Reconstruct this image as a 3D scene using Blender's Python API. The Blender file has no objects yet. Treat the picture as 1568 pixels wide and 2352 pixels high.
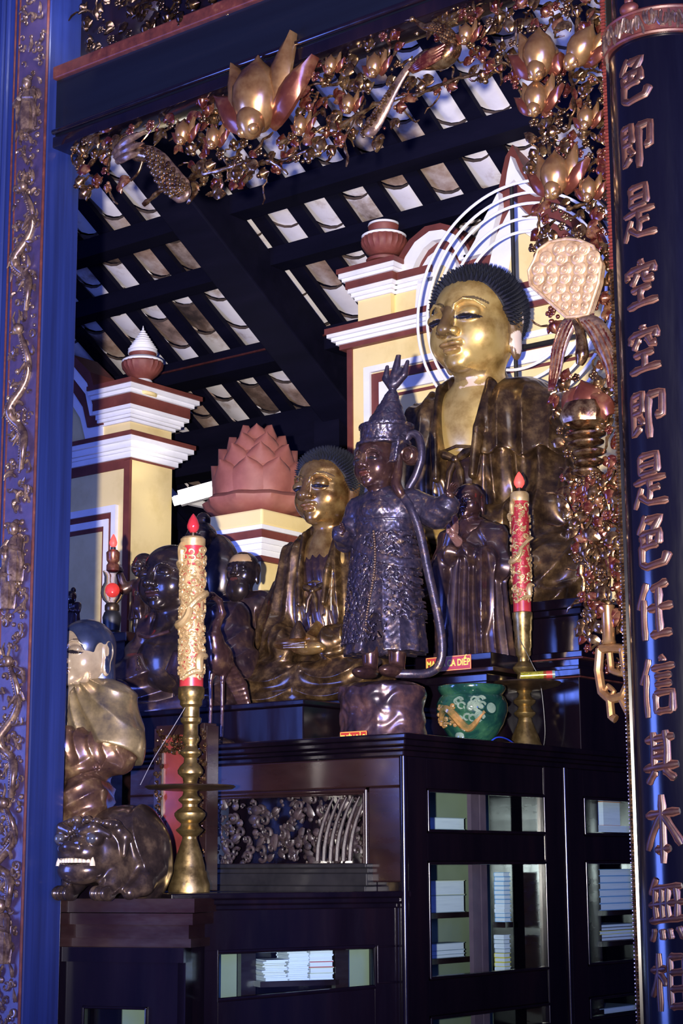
import bpy, bmesh, math, random
import numpy as np
from mathutils import Vector, Matrix, Quaternion
rnd = random.Random(7)
PI = math.pi
SC = bpy.context.scene
COL = SC.collection

# ---------------------------------------------------------------- camera
FPX, CX, CY = 4100.0, 784.0, 1176.0
YAW, PITCH, ROLL = math.radians(38.0), math.radians(11.2), 0.005
CAM = Vector((0, 0, 1.6))
_F = Vector((-math.sin(YAW)*math.cos(PITCH), math.cos(YAW)*math.cos(PITCH), math.sin(PITCH)))
_R0 = Vector((math.cos(YAW), math.sin(YAW), 0))
_U0 = _R0.cross(_F)
_R = _R0*math.cos(ROLL) - _U0*math.sin(ROLL)
_U = _U0*math.cos(ROLL) + _R0*math.sin(ROLL)
cd = bpy.data.cameras.new('camera'); cam = bpy.data.objects.new('camera', cd); COL.objects.link(cam)
cd.sensor_fit = 'VERTICAL'; cd.sensor_height = 36; cd.lens = FPX/2352*36; cd.clip_end = 200
m = Matrix((( _R.x, _U.x, -_F.x, CAM.x), (_R.y, _U.y, -_F.y, CAM.y), (_R.z, _U.z, -_F.z, CAM.z), (0, 0, 0, 1)))
cam.matrix_world = m
SC.camera = cam

def ray(px, py): return _F + _R*((px-CX)/FPX) - _U*((py-CY)/FPX)
def P(px, py, d): return CAM + ray(px, py)*d
def onY(px, py, Y): r = ray(px, py); return CAM + r*((Y-CAM.y)/r.y)
def onX(px, py, X): r = ray(px, py); return CAM + r*((X-CAM.x)/r.x)
def onZ(px, py, Z): r = ray(px, py); return CAM + r*((Z-CAM.z)/r.z)
def depth(p): return (Vector(p)-CAM).dot(_F)

# ---------------------------------------------------------------- world, lamps, exposure
SC.view_settings.view_transform = 'Standard'; SC.view_settings.look = 'None'
SC.view_settings.gamma = 1; SC.view_settings.use_curve_mapping = False
SC.view_settings.exposure = 0.0
w = bpy.data.worlds.new('world'); SC.world = w; w.use_nodes = True
bg = w.node_tree.nodes['Background']; bg.inputs[0].default_value = (0.07, 0.10, 0.60, 1); bg.inputs[1].default_value = 0.33

def area(name, loc, target, sx, sy, power, col):
    l = bpy.data.lights.new(name, 'AREA'); l.shape = 'RECTANGLE'; l.size = sx; l.size_y = sy; l.energy = power; l.color = col
    o = bpy.data.objects.new(name, l); COL.objects.link(o); o.location = loc
    o.rotation_euler = (Vector(target)-Vector(loc)).to_track_quat('-Z', 'Y').to_euler(); return o
# camera flash, a little to the left of the lens (portrait grip)
fl = bpy.data.lights.new('camera_flash', 'SPOT'); fl.energy = 6400; fl.color = (1.0, .90, .80); fl.spot_size = math.radians(56); fl.spot_blend = 1.0; fl.shadow_soft_size = .03
fo = bpy.data.objects.new('camera_flash', fl); COL.objects.link(fo); fo.location = CAM - _R*0.24 + _F*0.02
fo.rotation_euler = (P(600, 820, 9) - fo.location).to_track_quat('-Z', 'Y').to_euler()
# daylight of the open front of the hall, behind and to the right of the camera
area('courtyard_daylight', (3.4, -1.4, 2.6), (-3.6, 5.2, 2.0), 2.6, 3.2, 860, (.12, .20, 1.0))
# daylight of a side opening to the left of the camera
area('side_door_daylight', (-7.6, .4, 2.0), (-3.0, 5.4, 1.7), 1.6, 2.8, 330, (.14, .24, 1.0))
# unseen fill lamp added behind the lintel to brighten the tiles
area('tile_fill_light', onY(760, 20, 4.95), onY(640, 560, 8.6), 2.6, .08, 14, (.86, .88, 1.0))
area('pier_strip_light', P(445, 1120, 11.8), P(445, 700, 11.6), .8, .08, 1.5, (1.0, .95, .85))
# ---------------------------------------------------------------- object helpers
def tag(o, label=None, cat=None, group=None, kind=None):
    if label: o['label'] = label
    if cat: o['category'] = cat
    if group: o['group'] = group
    if kind: o['kind'] = kind
    return o
def empty(name, loc, label, cat, group=None, rz=0.0):
    o = bpy.data.objects.new(name, None); COL.objects.link(o); o.location = loc; o.rotation_euler = (0, 0, rz)
    o.empty_display_size = .05
    return tag(o, label, cat, group)
def link(name, me, parent=None, loc=None):
    o = bpy.data.objects.new(name, me); COL.objects.link(o)
    if loc is not None: o.location = loc
    if parent is not None: o.parent = parent
    return o
def copy_tree(o, parent=None):
    c = o.copy(); COL.objects.link(c)
    if parent is not None: c.parent = parent
    for ch in list(o.children): copy_tree(ch, c)
    return c

class MB:
    """collects verts / faces in world or local space, then links ONE mesh object"""
    def __init__(s): s.v = []; s.f = []; s.sm = []; s.mi = []; s.cur = 0
    def add(s, vs, fs, smooth=False):
        n = len(s.v); s.v += [tuple(v) for v in vs]
        s.f += [tuple(i+n for i in f) for f in fs]; s.sm += [smooth]*len(fs); s.mi += [s.cur]*len(fs); return s
    def box(s, lo, hi, M=None):
        x0, y0, z0 = lo; x1, y1, z1 = hi
        vs = [Vector(p) for p in ((x0,y0,z0),(x1,y0,z0),(x1,y1,z0),(x0,y1,z0),(x0,y0,z1),(x1,y0,z1),(x1,y1,z1),(x0,y1,z1))]
        if M is not None: vs = [M @ v for v in vs]
        return s.add(vs, [(0,3,2,1),(4,5,6,7),(0,1,5,4),(1,2,6,5),(2,3,7,6),(3,0,4,7)])
    def hexa(s, a, b):      # two quads (4 points each) joined
        return s.add(list(a)+list(b), [(0,3,2,1),(4,5,6,7),(0,1,5,4),(1,2,6,5),(2,3,7,6),(3,0,4,7)])
    def beam(s, p, q, wx, wz, up=(0,0,1)):
        p = Vector(p); q = Vector(q); d = (q-p).normalized(); u = Vector(up); r = d.cross(u).normalized(); u = r.cross(d).normalized()
        o = [(-r*wx/2-u*wz/2), (r*wx/2-u*wz/2), (r*wx/2+u*wz/2), (-r*wx/2+u*wz/2)]
        return s.hexa([p+k for k in o], [q+k for k in o])
    def lathe(s, prof, n=24, c=(0,0,0), axis=None, smooth=True, flute=0, fa=0.0, cap=True):
        vs = []; c = Vector(c)
        Q = Vector((0,0,1)).rotation_difference(Vector(axis).normalized()) if axis is not None else None
        for r, z in prof:
            for k in range(n):
                a = 2*PI*k/n; rr = r*(1+fa*math.cos(flute*a)) if flute else r
                p = Vector((rr*math.cos(a), rr*math.sin(a), z))
                if Q: p = Q @ p
                vs.append(c+p)
        fs = []
        for i in range(len(prof)-1):
            for k in range(n):
                k2 = (k+1) % n; fs.append((i*n+k, i*n+k2, (i+1)*n+k2, (i+1)*n+k))
        if cap: fs.append(tuple(range(n-1, -1, -1))); fs.append(tuple((len(prof)-1)*n+k for k in range(n)))
        return s.add(vs, fs, smooth)
    def tube(s, pts, rad, n=8, smooth=True, flat=1.0, up=None):
        pts = [Vector(p) for p in pts]; N = len(pts)
        if not hasattr(rad, '__len__'): rad = [rad]*N
        vs = []; prev = None
        for i, p in enumerate(pts):
            t = (pts[min(i+1, N-1)]-pts[max(i-1, 0)])
            t = t.normalized() if t.length > 1e-9 else Vector((0,0,1))
            if prev is None:
                a = Vector(up) if up is not None else (Vector((0,1,0)) if abs(t.y) < .9 else Vector((1,0,0)))
            else: a = prev
            nrm = (a - t*a.dot(t))
            if nrm.length < 1e-6: nrm = t.orthogonal()
            nrm.normalize(); prev = nrm; b = t.cross(nrm)
            for k in range(n):
                an = 2*PI*k/n; vs.append(p + (nrm*math.cos(an)*flat + b*math.sin(an))*rad[i])
        fs = []
        for i in range(N-1):
            for k in range(n):
                k2 = (k+1) % n; fs.append((i*n+k, i*n+k2, (i+1)*n+k2, (i+1)*n+k))
        fs.append(tuple(range(n-1, -1, -1))); fs.append(tuple((N-1)*n+k for k in range(n)))
        return s.add(vs, fs, smooth)
    def ell(s, c, r, n=14, m=8, M=None):
        c = Vector(c); vs = []; 
        for i in range(1, m):
            th = PI*i/m
            for k in range(n):
                a = 2*PI*k/n
                p = Vector((r[0]*math.sin(th)*math.cos(a), r[1]*math.sin(th)*math.sin(a), r[2]*math.cos(th)))
                if M is not None: p = M @ p
                vs.append(c+p)
        t = Vector((0,0,r[2])); b = Vector((0,0,-r[2]))
        if M is not None: t = M @ t; b = M @ b
        vs += [c+t, c+b]; T = len(vs)-2; B = T+1; fs = []
        for k in range(n):
            k2 = (k+1) % n; fs.append((k, k2, T)[::-1]); fs.append(((m-2)*n+k, B, (m-2)*n+k2)[::-1])
            for i in range(m-2): fs.append((i*n+k, (i+1)*n+k, (i+1)*n+k2, i*n+k2))
        return s.add(vs, fs, True)
    def prism(s, poly, d):   # poly: list of 3D points, extruded by vector d
        n = len(poly); d = Vector(d); vs = [Vector(p) for p in poly]; vs += [p+d for p in vs]
        fs = [tuple(range(n-1, -1, -1)), tuple(range(n, 2*n))]
        for k in range(n): fs.append((k, (k+1) % n, n+(k+1) % n, n+k))
        return s.add(vs, fs)
    def mesh(s, name, mat, bevel=0, sharp=40):
        me = bpy.data.meshes.new(name); me.from_pydata(s.v, [], s.f)
        me.polygons.foreach_set('use_smooth', s.sm); me.polygons.foreach_set('material_index', s.mi)
        bm = bmesh.new(); bm.from_mesh(me)
        bmesh.ops.recalc_face_normals(bm, faces=bm.faces)
        if bevel:
            ed = [e for e in bm.edges if len(e.link_faces) == 2 and e.calc_face_angle(0) > .6]
            bmesh.ops.bevel(bm, geom=ed, offset=bevel, segments=2, profile=.5, affect='EDGES', clamp_overlap=True)
        bm.to_mesh(me); bm.free()
        if any(s.sm): me.set_sharp_from_angle(angle=math.radians(sharp))
        if any(mm.get('paint') for mm in (mat if isinstance(mat, (list, tuple)) else [mat])):
            ca = me.color_attributes.new('paint', 'FLOAT_COLOR', 'POINT'); ca.data.foreach_set('color', np.zeros(4*len(me.vertices), np.float32))
        for mm in (mat if isinstance(mat, (list, tuple)) else [mat]): me.materials.append(mm)
        return me
    def build(s, name, mat, parent=None, bevel=0, sharp=40, keep=False):
        """verts are in world space unless keep; the object's origin is put at the base centre of the mesh"""
        if keep: return link(name, s.mesh(name, mat, bevel, sharp), parent)
        a = np.array(s.v); c = Vector(((a[:,0].min()+a[:,0].max())/2, (a[:,1].min()+a[:,1].max())/2, a[:,2].min()))
        s.v = [tuple(Vector(v)-c) for v in s.v]
        me = s.mesh(name, mat, bevel, sharp); o = link(name, me)
        if parent is not None:
            o.parent = parent
            pw = Matrix.Translation(parent_world(parent)); 
            R = Matrix.Rotation(parent_rot(parent), 4, 'Z')
            o.matrix_local = (pw @ R).inverted() @ Matrix.Translation(c)
        else: o.location = c
        return o
def parent_world(o):
    p = Vector(o.location)
    if o.parent is not None:
        R = Matrix.Rotation(parent_rot(o.parent), 3, 'Z')
        p = R @ p + parent_world(o.parent)
    return p
def parent_rot(o):
    return o.rotation_euler.z + (parent_rot(o.parent) if o.parent is not None else 0)

# ---------------------------------------------------------------- materials
def nodes(name):
    mt = bpy.data.materials.new(name); mt.use_nodes = True; nt = mt.node_tree
    return mt, nt, nt.nodes['Principled BSDF']
def N(nt, t, **kw):
    n = nt.nodes.new(t)
    for k, v in kw.items():
        if k.startswith('i_'): n.inputs[k[2:].replace('_', ' ')].default_value = v
        else: setattr(n, k, v)
    return n
def ramp(nt, fac, stops):
    r = nt.nodes.new('ShaderNodeValToRGB'); e = r.color_ramp.elements
    while len(e) < len(stops): e.new(.5)
    for k, (p, c) in enumerate(stops): e[k].position = p; e[k].color = (*c, 1) if len(c) == 3 else c
    nt.links.new(fac, r.inputs[0]); return r.outputs[0]
def noise(nt, scale, detail=4, rough=.6, stretch=None, dist=0.0):
    tc = nt.nodes.new('ShaderNodeTexCoord'); out = tc.outputs['Object']
    if stretch:
        mp = nt.nodes.new('ShaderNodeMapping'); mp.inputs['Scale'].default_value = stretch; nt.links.new(out, mp.inputs[0]); out = mp.outputs[0]
    n = nt.nodes.new('ShaderNodeTexNoise'); n.inputs['Scale'].default_value = scale; n.inputs['Detail'].default_value = detail
    n.inputs['Roughness'].default_value = rough; n.inputs['Distortion'].default_value = dist
    nt.links.new(out, n.inputs['Vector']); return n.outputs[0]
def bump(nt, b, h, strength=.3, dist=.01):
    n = nt.nodes.new('ShaderNodeBump'); n.inputs['Strength'].default_value = strength; n.inputs['Distance'].default_value = dist
    nt.links.new(h, n.inputs['Height']); nt.links.new(n.outputs[0], b.inputs['Normal'])
def simple(name, stops, scale=8, rough=.5, metal=0.0, coat=0.0, bmp=.15, bdist=.004, stretch=None, detail=5, spec=.5, paint=False, rr=None, dist=0.0):
    mt, nt, b = nodes(name); f = noise(nt, scale, detail, .62, stretch, dist)
    c = ramp(nt, f, stops)
    if paint:
        mt['paint'] = 1
        at = N(nt, 'ShaderNodeAttribute', attribute_name='paint')
        mx = N(nt, 'ShaderNodeMix', data_type='RGBA'); nt.links.new(at.outputs['Alpha'], mx.inputs['Factor'])
        nt.links.new(c, mx.inputs[6]); nt.links.new(at.outputs['Color'], mx.inputs[7]); c = mx.outputs[2]
        mm = N(nt, 'ShaderNodeMath', operation='MULTIPLY_ADD'); mm.inputs[1].default_value = -metal; mm.inputs[2].default_value = metal
        nt.links.new(at.outputs['Alpha'], mm.inputs[0]); nt.links.new(mm.outputs[0], b.inputs['Metallic'])
    nt.links.new(c, b.inputs['Base Color'])
    b.inputs['Roughness'].default_value = rough
    if rr: 
        f2 = noise(nt, scale*2.3, 4, .6, stretch); r2 = ramp(nt, f2, [(.35, (rr[0],)*3), (.65, (rr[1],)*3)]); nt.links.new(r2, b.inputs['Roughness'])
    if not paint: b.inputs['Metallic'].default_value = metal
    b.inputs['Coat Weight'].default_value = coat; b.inputs['Coat Roughness'].default_value = .12; b.inputs['Specular IOR Level'].default_value = spec
    if bmp: bump(nt, b, f, bmp, bdist)
    return mt
def emit(name, col, st):
    mt, nt, b = nodes(name); b.inputs['Base Color'].default_value = (*col, 1); b.inputs['Emission Color'].default_value = (*col, 1)
    b.inputs['Emission Strength'].default_value = st; return mt
M = {}
M['wood'] = simple('dark_lacquer', [(.3, (0.0014, 0.00098, 0.003)), (.55, (0.00336, 0.00196, 0.0045)), (.8, (0.00672, 0.00308, 0.0055))], 5, .16, coat=.25, bmp=.04, stretch=(1, 1, .15), rr=(.10, .20))
M['wood_red'] = simple('red_brown_lacquer', [(.3, (0.0063, 0.0027, 0.0036)), (.6, (0.0153, 0.0063, 0.0066)), (.8, (0.02475, 0.0108, 0.009))], 6, .3, coat=.5, bmp=.1, stretch=(.3, .3, 1), rr=(.2, .4))
M['roofwood'] = simple('old_roof_timber', [(.3, (0.0012, 0.0012, 0.0072)), (.6, (0.003, 0.0027, 0.0117)), (.8, (0.006, 0.0048, 0.0162))], 7, .7, spec=.12, bmp=.4, stretch=(.2, 1, 1))
M['pillar'] = simple('dark_blue_lacquer', [(.3, (0.0045, 0.0085, 0.05)), (.55, (0.007, 0.0145, 0.085)), (.8, (0.012, 0.022, 0.12))], 26, .42, coat=.15, bmp=.25, bdist=.002, stretch=(1, 1, .03))
M['beam'] = simple('navy_lacquer_beam', [(.3, (0.0012, 0.0015, 0.0042)), (.6, (0.0018, 0.0025, 0.0068)), (.85, (0.004, 0.0038, 0.0075))], 14, .36, coat=.3, bmp=.12, stretch=(.05, 1, 1))
M['column'] = simple('black_lacquer', [(.3, (0.0012, 0.0010, 0.003)), (.6, (0.002, 0.0018, 0.0052)), (.85, (0.006, 0.003, 0.0055))], 9, .18, coat=.35, spec=.35, bmp=.06, stretch=(1, 1, .1), rr=(.12, .24))
M['gold'] = simple('aged_gilding', [(.30, (0.036, 0.0128, 0.0096)), (.44, (0.112, 0.052, 0.0272)), (.60, (0.336, 0.208, 0.104)), (.8, (0.528, 0.4, 0.24))], 34, .22, metal=.92, coat=.25, bmp=.3, bdist=.003, rr=(.13, .30))
M['goldred'] = simple('red_gilding', [(.30, (.028, .006, .006)), (.46, (.065, .012, .010)), (.58, (.16, .07, .038)), (.8, (.34, .20, .11))], 24, .22, metal=.6, coat=.5, bmp=.2, bdist=.003, rr=(.13, .3))
M['carve'] = simple('faded_gilt_relief', [(.28, (0.028, 0.0154, 0.0245)), (.5, (0.098, 0.0595, 0.0525)), (.72, (0.252, 0.168, 0.112))], 30, .34, metal=.6, coat=.3, bmp=.3, bdist=.003, rr=(.22, .45))
M['relief_ground'] = simple('relief_ground', [(.3, (0.0176, 0.0128, 0.044)), (.7, (0.036, 0.0224, 0.06))], 20, .4, bmp=.2)
M['redtrim'] = simple('worn_red_trim', [(.3, (0.035, 0.0084, 0.0084)), (.6, (0.077, 0.0182, 0.014)), (.8, (0.14, 0.0595, 0.0315))], 22, .45, metal=.2, bmp=.2)
M['bronze'] = simple('bronze_letter', [(.3, (0.010, 0.004, 0.006)), (.55, (0.034, 0.012, 0.010)), (.8, (0.095, 0.038, 0.022))], 14, .42, metal=.3, bmp=.25, bdist=.004)
M['brass'] = simple('brass', [(.3, (0.16, 0.104, 0.04)), (.6, (0.336, 0.24, 0.096)), (.8, (0.496, 0.384, 0.176))], 18, .34, metal=.9, bmp=.06, rr=(.26, .44))
M['yellow'] = simple('yellow_plaster', [(.25, (0.618, 0.4635, 0.1751)), (.5, (0.8034, 0.6386, 0.2884)), (.75, (0.8446, 0.6798, 0.3296))], 2.2, .8, bmp=.1, detail=8)
M['white'] = simple('white_plaster', [(.3, (.70, .70, .72)), (.6, (.82, .82, .84))], 4, .7, bmp=.1)
M['redpaint'] = simple('oxide_red_paint', [(.3, (0.104, 0.024, 0.0176)), (.6, (0.16, 0.0384, 0.0272)), (.8, (0.208, 0.06, 0.04))], 6, .6, bmp=.12)
M['urn'] = simple('oxide_red_urn', [(.3, (0.12, 0.028, 0.02)), (.6, (0.192, 0.048, 0.036)), (.8, (0.256, 0.088, 0.064))], 9, .6, bmp=.3)
M['lotus'] = simple('terracotta_lotus', [(.3, (0.195, 0.05625, 0.04125)), (.55, (0.27, 0.09, 0.06375)), (.8, (0.345, 0.1425, 0.0975))], 5, .6, bmp=.25)
M['tile'] = simple('clay_tile_underside', [(.24, (.09, .05, .032)), (.35, (.42, .34, .30)), (.45, (.72, .68, .70)), (.75, (.86, .84, .87))], 3.1, .85, bmp=.3, detail=9)
M['tile_tan'] = simple('clay_tile_tan', [(.30, (.07, .04, .03)), (.45, (.30, .20, .15)), (.6, (.52, .43, .38)), (.75, (.64, .58, .56))], 3.4, .85, bmp=.3, detail=9)
M['tile_dark'] = simple('clay_tile_stained', [(.36, (.03, .018, .015)), (.5, (.13, .08, .06)), (.62, (.34, .26, .22)), (.8, (.5, .44, .42))], 3.8, .85, bmp=.3, detail=9)
M['tile_edge'] = simple('clay_tile_edge', [(.3, (.02, .014, .014)), (.7, (.07, .045, .036))], 9, .9)
M['halo'] = simple('halo_tube', [(.3, (.72, .72, .78)), (.7, (.86, .84, .82))], 3, .35, bmp=0)
M['black'] = simple('black_metal', [(.3, (.006, .006, .008)), (.7, (.015, .014, .016))], 12, .45, bmp=.05)
M['hair'] = simple('blue_black_hair', [(.3, (.004, .0045, .008)), (.7, (.009, .010, .018))], 30, .55, spec=.25, bmp=.1)
M['buddha_gold'] = simple('buddha_gold_leaf', [(.26, (.12, .06, .022)), (.42, (.42, .26, .075)), (.55, (.66, .46, .16)), (.8, (.74, .56, .22))], .012, .34, metal=.62, coat=.15, bmp=.06, paint=True, rr=(.28, .42))
M['buddha_gold2'] = simple('browned_gold_leaf', [(.26, (.05, .020, .012)), (.42, (.20, .10, .035)), (.58, (.44, .27, .10)), (.8, (.60, .42, .18))], .012, .26, metal=.8, coat=.3, bmp=.06, paint=True, rr=(.18, .34))
def statue_mat(name, stops, scale, rough, metal, **kw): return simple(name, stops, scale, rough, metal=metal, coat=kw.pop('coat', .45), paint=True, bmp=kw.pop('bmp', .15), **kw)
M['robe_gold'] = statue_mat('browned_gold_robe', [(.30, (.020, .012, .009)), (.50, (.075, .042, .020)), (.66, (.20, .12, .05)), (.82, (.36, .23, .10))], .028, .32, .7)
M['robe_dark'] = statue_mat('dark_lacquer_robe', [(.3, (.014, .009, .018)), (.52, (.042, .023, .028)), (.66, (.10, .055, .038)), (.85, (.24, .15, .08))], .025, .3, .55)
M['robe_worn'] = statue_mat('worn_armour', [(.3, (.015, .014, .036)), (.52, (.036, .029, .058)), (.62, (.065, .042, .058)), (.74, (.36, .25, .13))], .06, .36, .5, bmp=.5)
M['robe_pale'] = statue_mat('pale_gilt_robe', [(.3, (0.09, 0.075, 0.075)), (.5, (0.255, 0.195, 0.1125)), (.7, (0.435, 0.33, 0.18))], .02, .32, .7)
M['dark_bronze'] = statue_mat('dark_bronze_lacquer', [(.3, (.010, .008, .013)), (.55, (.028, .018, .019)), (.8, (.12, .072, .038))], .03, .26, .5)
M['warm_bronze'] = statue_mat('warm_bronze_lacquer', [(.3, (.028, .013, .018)), (.55, (.075, .036, .034)), (.8, (.22, .12, .065))], .03, .26, .6)
M['rock'] = statue_mat('worn_rock_base', [(.3, (0.0128, 0.0104, 0.024)), (.5, (0.04, 0.0224, 0.036)), (.62, (0.088, 0.044, 0.048)), (.8, (0.176, 0.096, 0.08))], .02, .32, .4, bmp=.3)
M['pale_face'] = statue_mat('pale_lacquer_face', [(.3, (0.15, 0.1125, 0.09)), (.5, (0.3, 0.2325, 0.165)), (.7, (0.39, 0.315, 0.225))], .015, .22, .4)
M['hood_blue'] = statue_mat('blue_grey_hood', [(.3, (.007, .010, .03)), (.6, (.018, .025, .062)), (.8, (.035, .045, .09))], .02, .28, .2)
M['lion_bronze'] = statue_mat('lion_bronze', [(.3, (.018, .013, .015)), (.5, (.045, .030, .028)), (.7, (.15, .10, .07))], .022, .26, .6)
M['dark_bronze_ball'] = simple('polished_dark', [(.3, (.02, .02, .03)), (.7, (.05, .05, .07))], 6, .15, coat=.5, bmp=0)
M['ivory'] = simple('ivory', [(.3, (.42, .34, .25)), (.7, (.55, .46, .34))], 6, .4, bmp=0)
M['bulb_dim'] = emit('red_globe_glow', (.85, .06, .05), .55)
M['warm_bronze_plain'] = simple('red_bronze', [(.3, (.06, .018, .014)), (.55, (.18, .06, .035)), (.8, (.40, .20, .09))], 40, .3, metal=.5)
M['redtab'] = simple('red_tablet', [(.3, (.09, .016, .016)), (.7, (.17, .03, .028))], 8, .35, coat=.4)
M['foil'] = simple('yellow_foil', [(.3, (.40, .38, .03)), (.6, (.72, .66, .10))], 60, .2, metal=.8)
M['lit_gold'] = simple('lit_gilding', [(.28, (0.17, 0.0935, 0.051)), (.5, (0.323, 0.2125, 0.1275)), (.8, (0.442, 0.323, 0.2125))], 40, .45, metal=.45, bmp=.25, bdist=.002)  # gilding of the fan tail, made lighter: flash light put into its colour
M['gold_smooth'] = simple('smooth_gilding', [(.3, (.10, .035, .018)), (.45, (.26, .13, .055)), (.7, (.48, .30, .14))], 7, .26, metal=.8, coat=.25, bmp=.05)
M['redgold_smooth'] = simple('smooth_red_gilding', [(.3, (.05, .010, .009)), (.5, (.10, .028, .018)), (.75, (.28, .15, .075))], 7, .28, metal=.6, coat=.3, bmp=.05)
M['robe_bronze'] = statue_mat('bronze_sleeve', [(.3, (.05, .025, .028)), (.52, (.14, .075, .05)), (.7, (.34, .22, .11))], .02, .30, .65)
M['redbead'] = simple('red_beading', [(.3, (.045, .008, .008)), (.6, (.10, .018, .015)), (.8, (.17, .07, .04))], 30, .35, coat=.3)
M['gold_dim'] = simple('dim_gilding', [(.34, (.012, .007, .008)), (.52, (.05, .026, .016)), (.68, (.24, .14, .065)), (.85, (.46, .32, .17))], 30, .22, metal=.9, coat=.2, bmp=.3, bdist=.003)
M['paper'] = simple('book_pages', [(.3, (0.528, 0.544, 0.592)), (.7, (0.64, 0.656, 0.688))], 60, .8, bmp=.1, stretch=(.1, .1, 4))
# ---------------------------------------------------------------- setting: roof, back wall, floor
YF = P(1430, 1176, 5.0).y                 # plane of the carved screen
CN = P(925, 1700, 6.8); CXX, CYY = CN.x, CN.y   # near corner of the altar cabinet
YG = 8.3                                  # plane of the plastered gate behind the altar
RA = P(600, 900, 13.0); RT = math.tan(math.radians(32))
def zroof(y): return RA.z - RT*(y-RA.y)
RD = Vector((0, math.cos(math.radians(32)), -math.sin(math.radians(32)))); RN = Vector((0, math.sin(math.radians(32)), math.cos(math.radians(32))))

b = MB(); b.box((-14, -3, -.05), (5, 13, 0)); tag(b.build('floor', M['redpaint']), kind='structure')
# underside of the clay tiles: overlapping curved plates in rows running down the slope
PITCHX = .304; X0 = P(885, 420, 10.9).x
b = MB(); TL = .235
tx = [X0 + PITCHX*k for k in range(-28, 15)]
for x in tx:
    off = rnd.random()*TL
    for j in range(-1, 17):
        y0 = 6.2 + off + j*TL; y1 = y0 + TL*1.06
        if y1 > 10.9: continue
        vs = []; n = 6; tilt = rnd.uniform(-.004, .004); dz = .03 + rnd.uniform(-.004, .004); sk = rnd.uniform(-.012, .012)
        for i in range(n+1):
            u = i/n*2-1; sag = -.03*(1-u*u)
            for (yy, up) in ((y0+.045*(1-u*u)+sk*u, dz-.006), (y1+.045*(1-u*u), dz+.032+tilt)):
                vs.append(Vector((x+u*PITCHX*.5, yy, zroof(yy)+up+sag+.02)))
        fs = [(2*i, 2*i+1, 2*i+3, 2*i+2) for i in range(n)]
        k = len(vs); vs2 = vs + [v+Vector((0, 0, .018)) for v in vs]
        fs2 = fs + [(a+k, d_+k, c+k, bb+k) for a, bb, c, d_ in fs]
        b.cur = rnd.choices((0, 1, 2), (9, 2, 1))[0]; b.add(vs2, fs2, True)
        b.cur = 3; b.add(vs2, [(2*i, 2*i+2, 2*i+2+k, 2*i+k) for i in range(n)] + [(2*i+1, 2*i+1+k, 2*i+3+k, 2*i+3) for i in range(n)])
tag(b.build('ceiling', [M['tile'], M['tile_tan'], M['tile_dark'], M['tile_edge']]), kind='structure')
b = MB(); b.hexa([(-15, 5.9, zroof(5.9)+.25), (4, 5.9, zroof(5.9)+.25), (4, 11.2, zroof(11.2)+.25), (-15, 11.2, zroof(11.2)+.25)], [(-15, 5.9, zroof(5.9)+.3), (4, 5.9, zroof(5.9)+.3), (4, 11.2, zroof(11.2)+.3), (-15, 11.2, zroof(11.2)+.3)])
tag(b.build('trim_roof', M['roofwood']), kind='structure')
# rafters, purlins, principal rafter
for x in [X0 + PITCHX*(k+.5) for k in range(-27, 14)]:
    b = MB(); b.beam(Vector((x, 6.1, zroof(6.1)-.005)), Vector((x, 10.9, zroof(10.9)-.005)), .108, .036, RN)
    tag(b.build('rafter', M['roofwood']), 'flat dark timber rafter under the pale clay tiles', 'rafter', 'rafters under the roof tiles')
def purlin(py, px, hw, hh, lab):
    k = .045 + hw/2*RT + hh/2                       # hangs just under the rafters
    r = ray(px, py); n = Vector((0, RT, 1)); q = CAM + r*((RA - Vector((0, 0, k)) - CAM).dot(n)/r.dot(n))
    y = q.y; z = q.z
    b = MB(); b.beam((-13, y, z), (1.5, y, z), hw, hh)
    return tag(b.build('purlin', M['roofwood']), lab, 'purlin')
purlin(375, 885, .15, .13, 'dark roof purlin running just below the gilded screen')
purlin(655, 420, .14, .12, 'dark roof purlin midway up the roof, above the spire of the urn')
PC = purlin(833, 560, .22, .16, 'broad roof purlin with a faint red line, above the terracotta lotus')
b = MB(); y = PC.location.y-.125; z = PC.location.z+.09; b.box((-12, y, z), (1, y+.012, z+.012)); b.build('red_line', M['redtrim'], PC)
q = P(640, 990, 13.1); b = MB(); b.beam((-13.5, q.y, zroof(q.y)-.2), (2, q.y, zroof(q.y)-.2), .2, .34)
tag(b.build('eave_beam', M['roofwood']), 'heavy dark beam along the eaves behind the terracotta lotus', 'beam')
xt = P(640, 650, 11.9).x
b = MB(); b.beam(Vector((xt, 5.9, zroof(5.9)-.33)), Vector((xt, 10.6, zroof(10.6)-.33)), .30, .30, RN)
tag(b.build('principal_rafter', M['roofwood'], bevel=.012), 'massive sloping dark truss beam between the two roof bays', 'beam')
q = P(770, 950, 12.4); b = MB(); b.box((q.x-.11, q.y-.1, 0), (q.x+.11, q.y+.1, zroof(q.y)-.3)); tag(b.build('roof_post', M['roofwood']), 'dark post under the truss beam left of the yellow gate', 'post')
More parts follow.
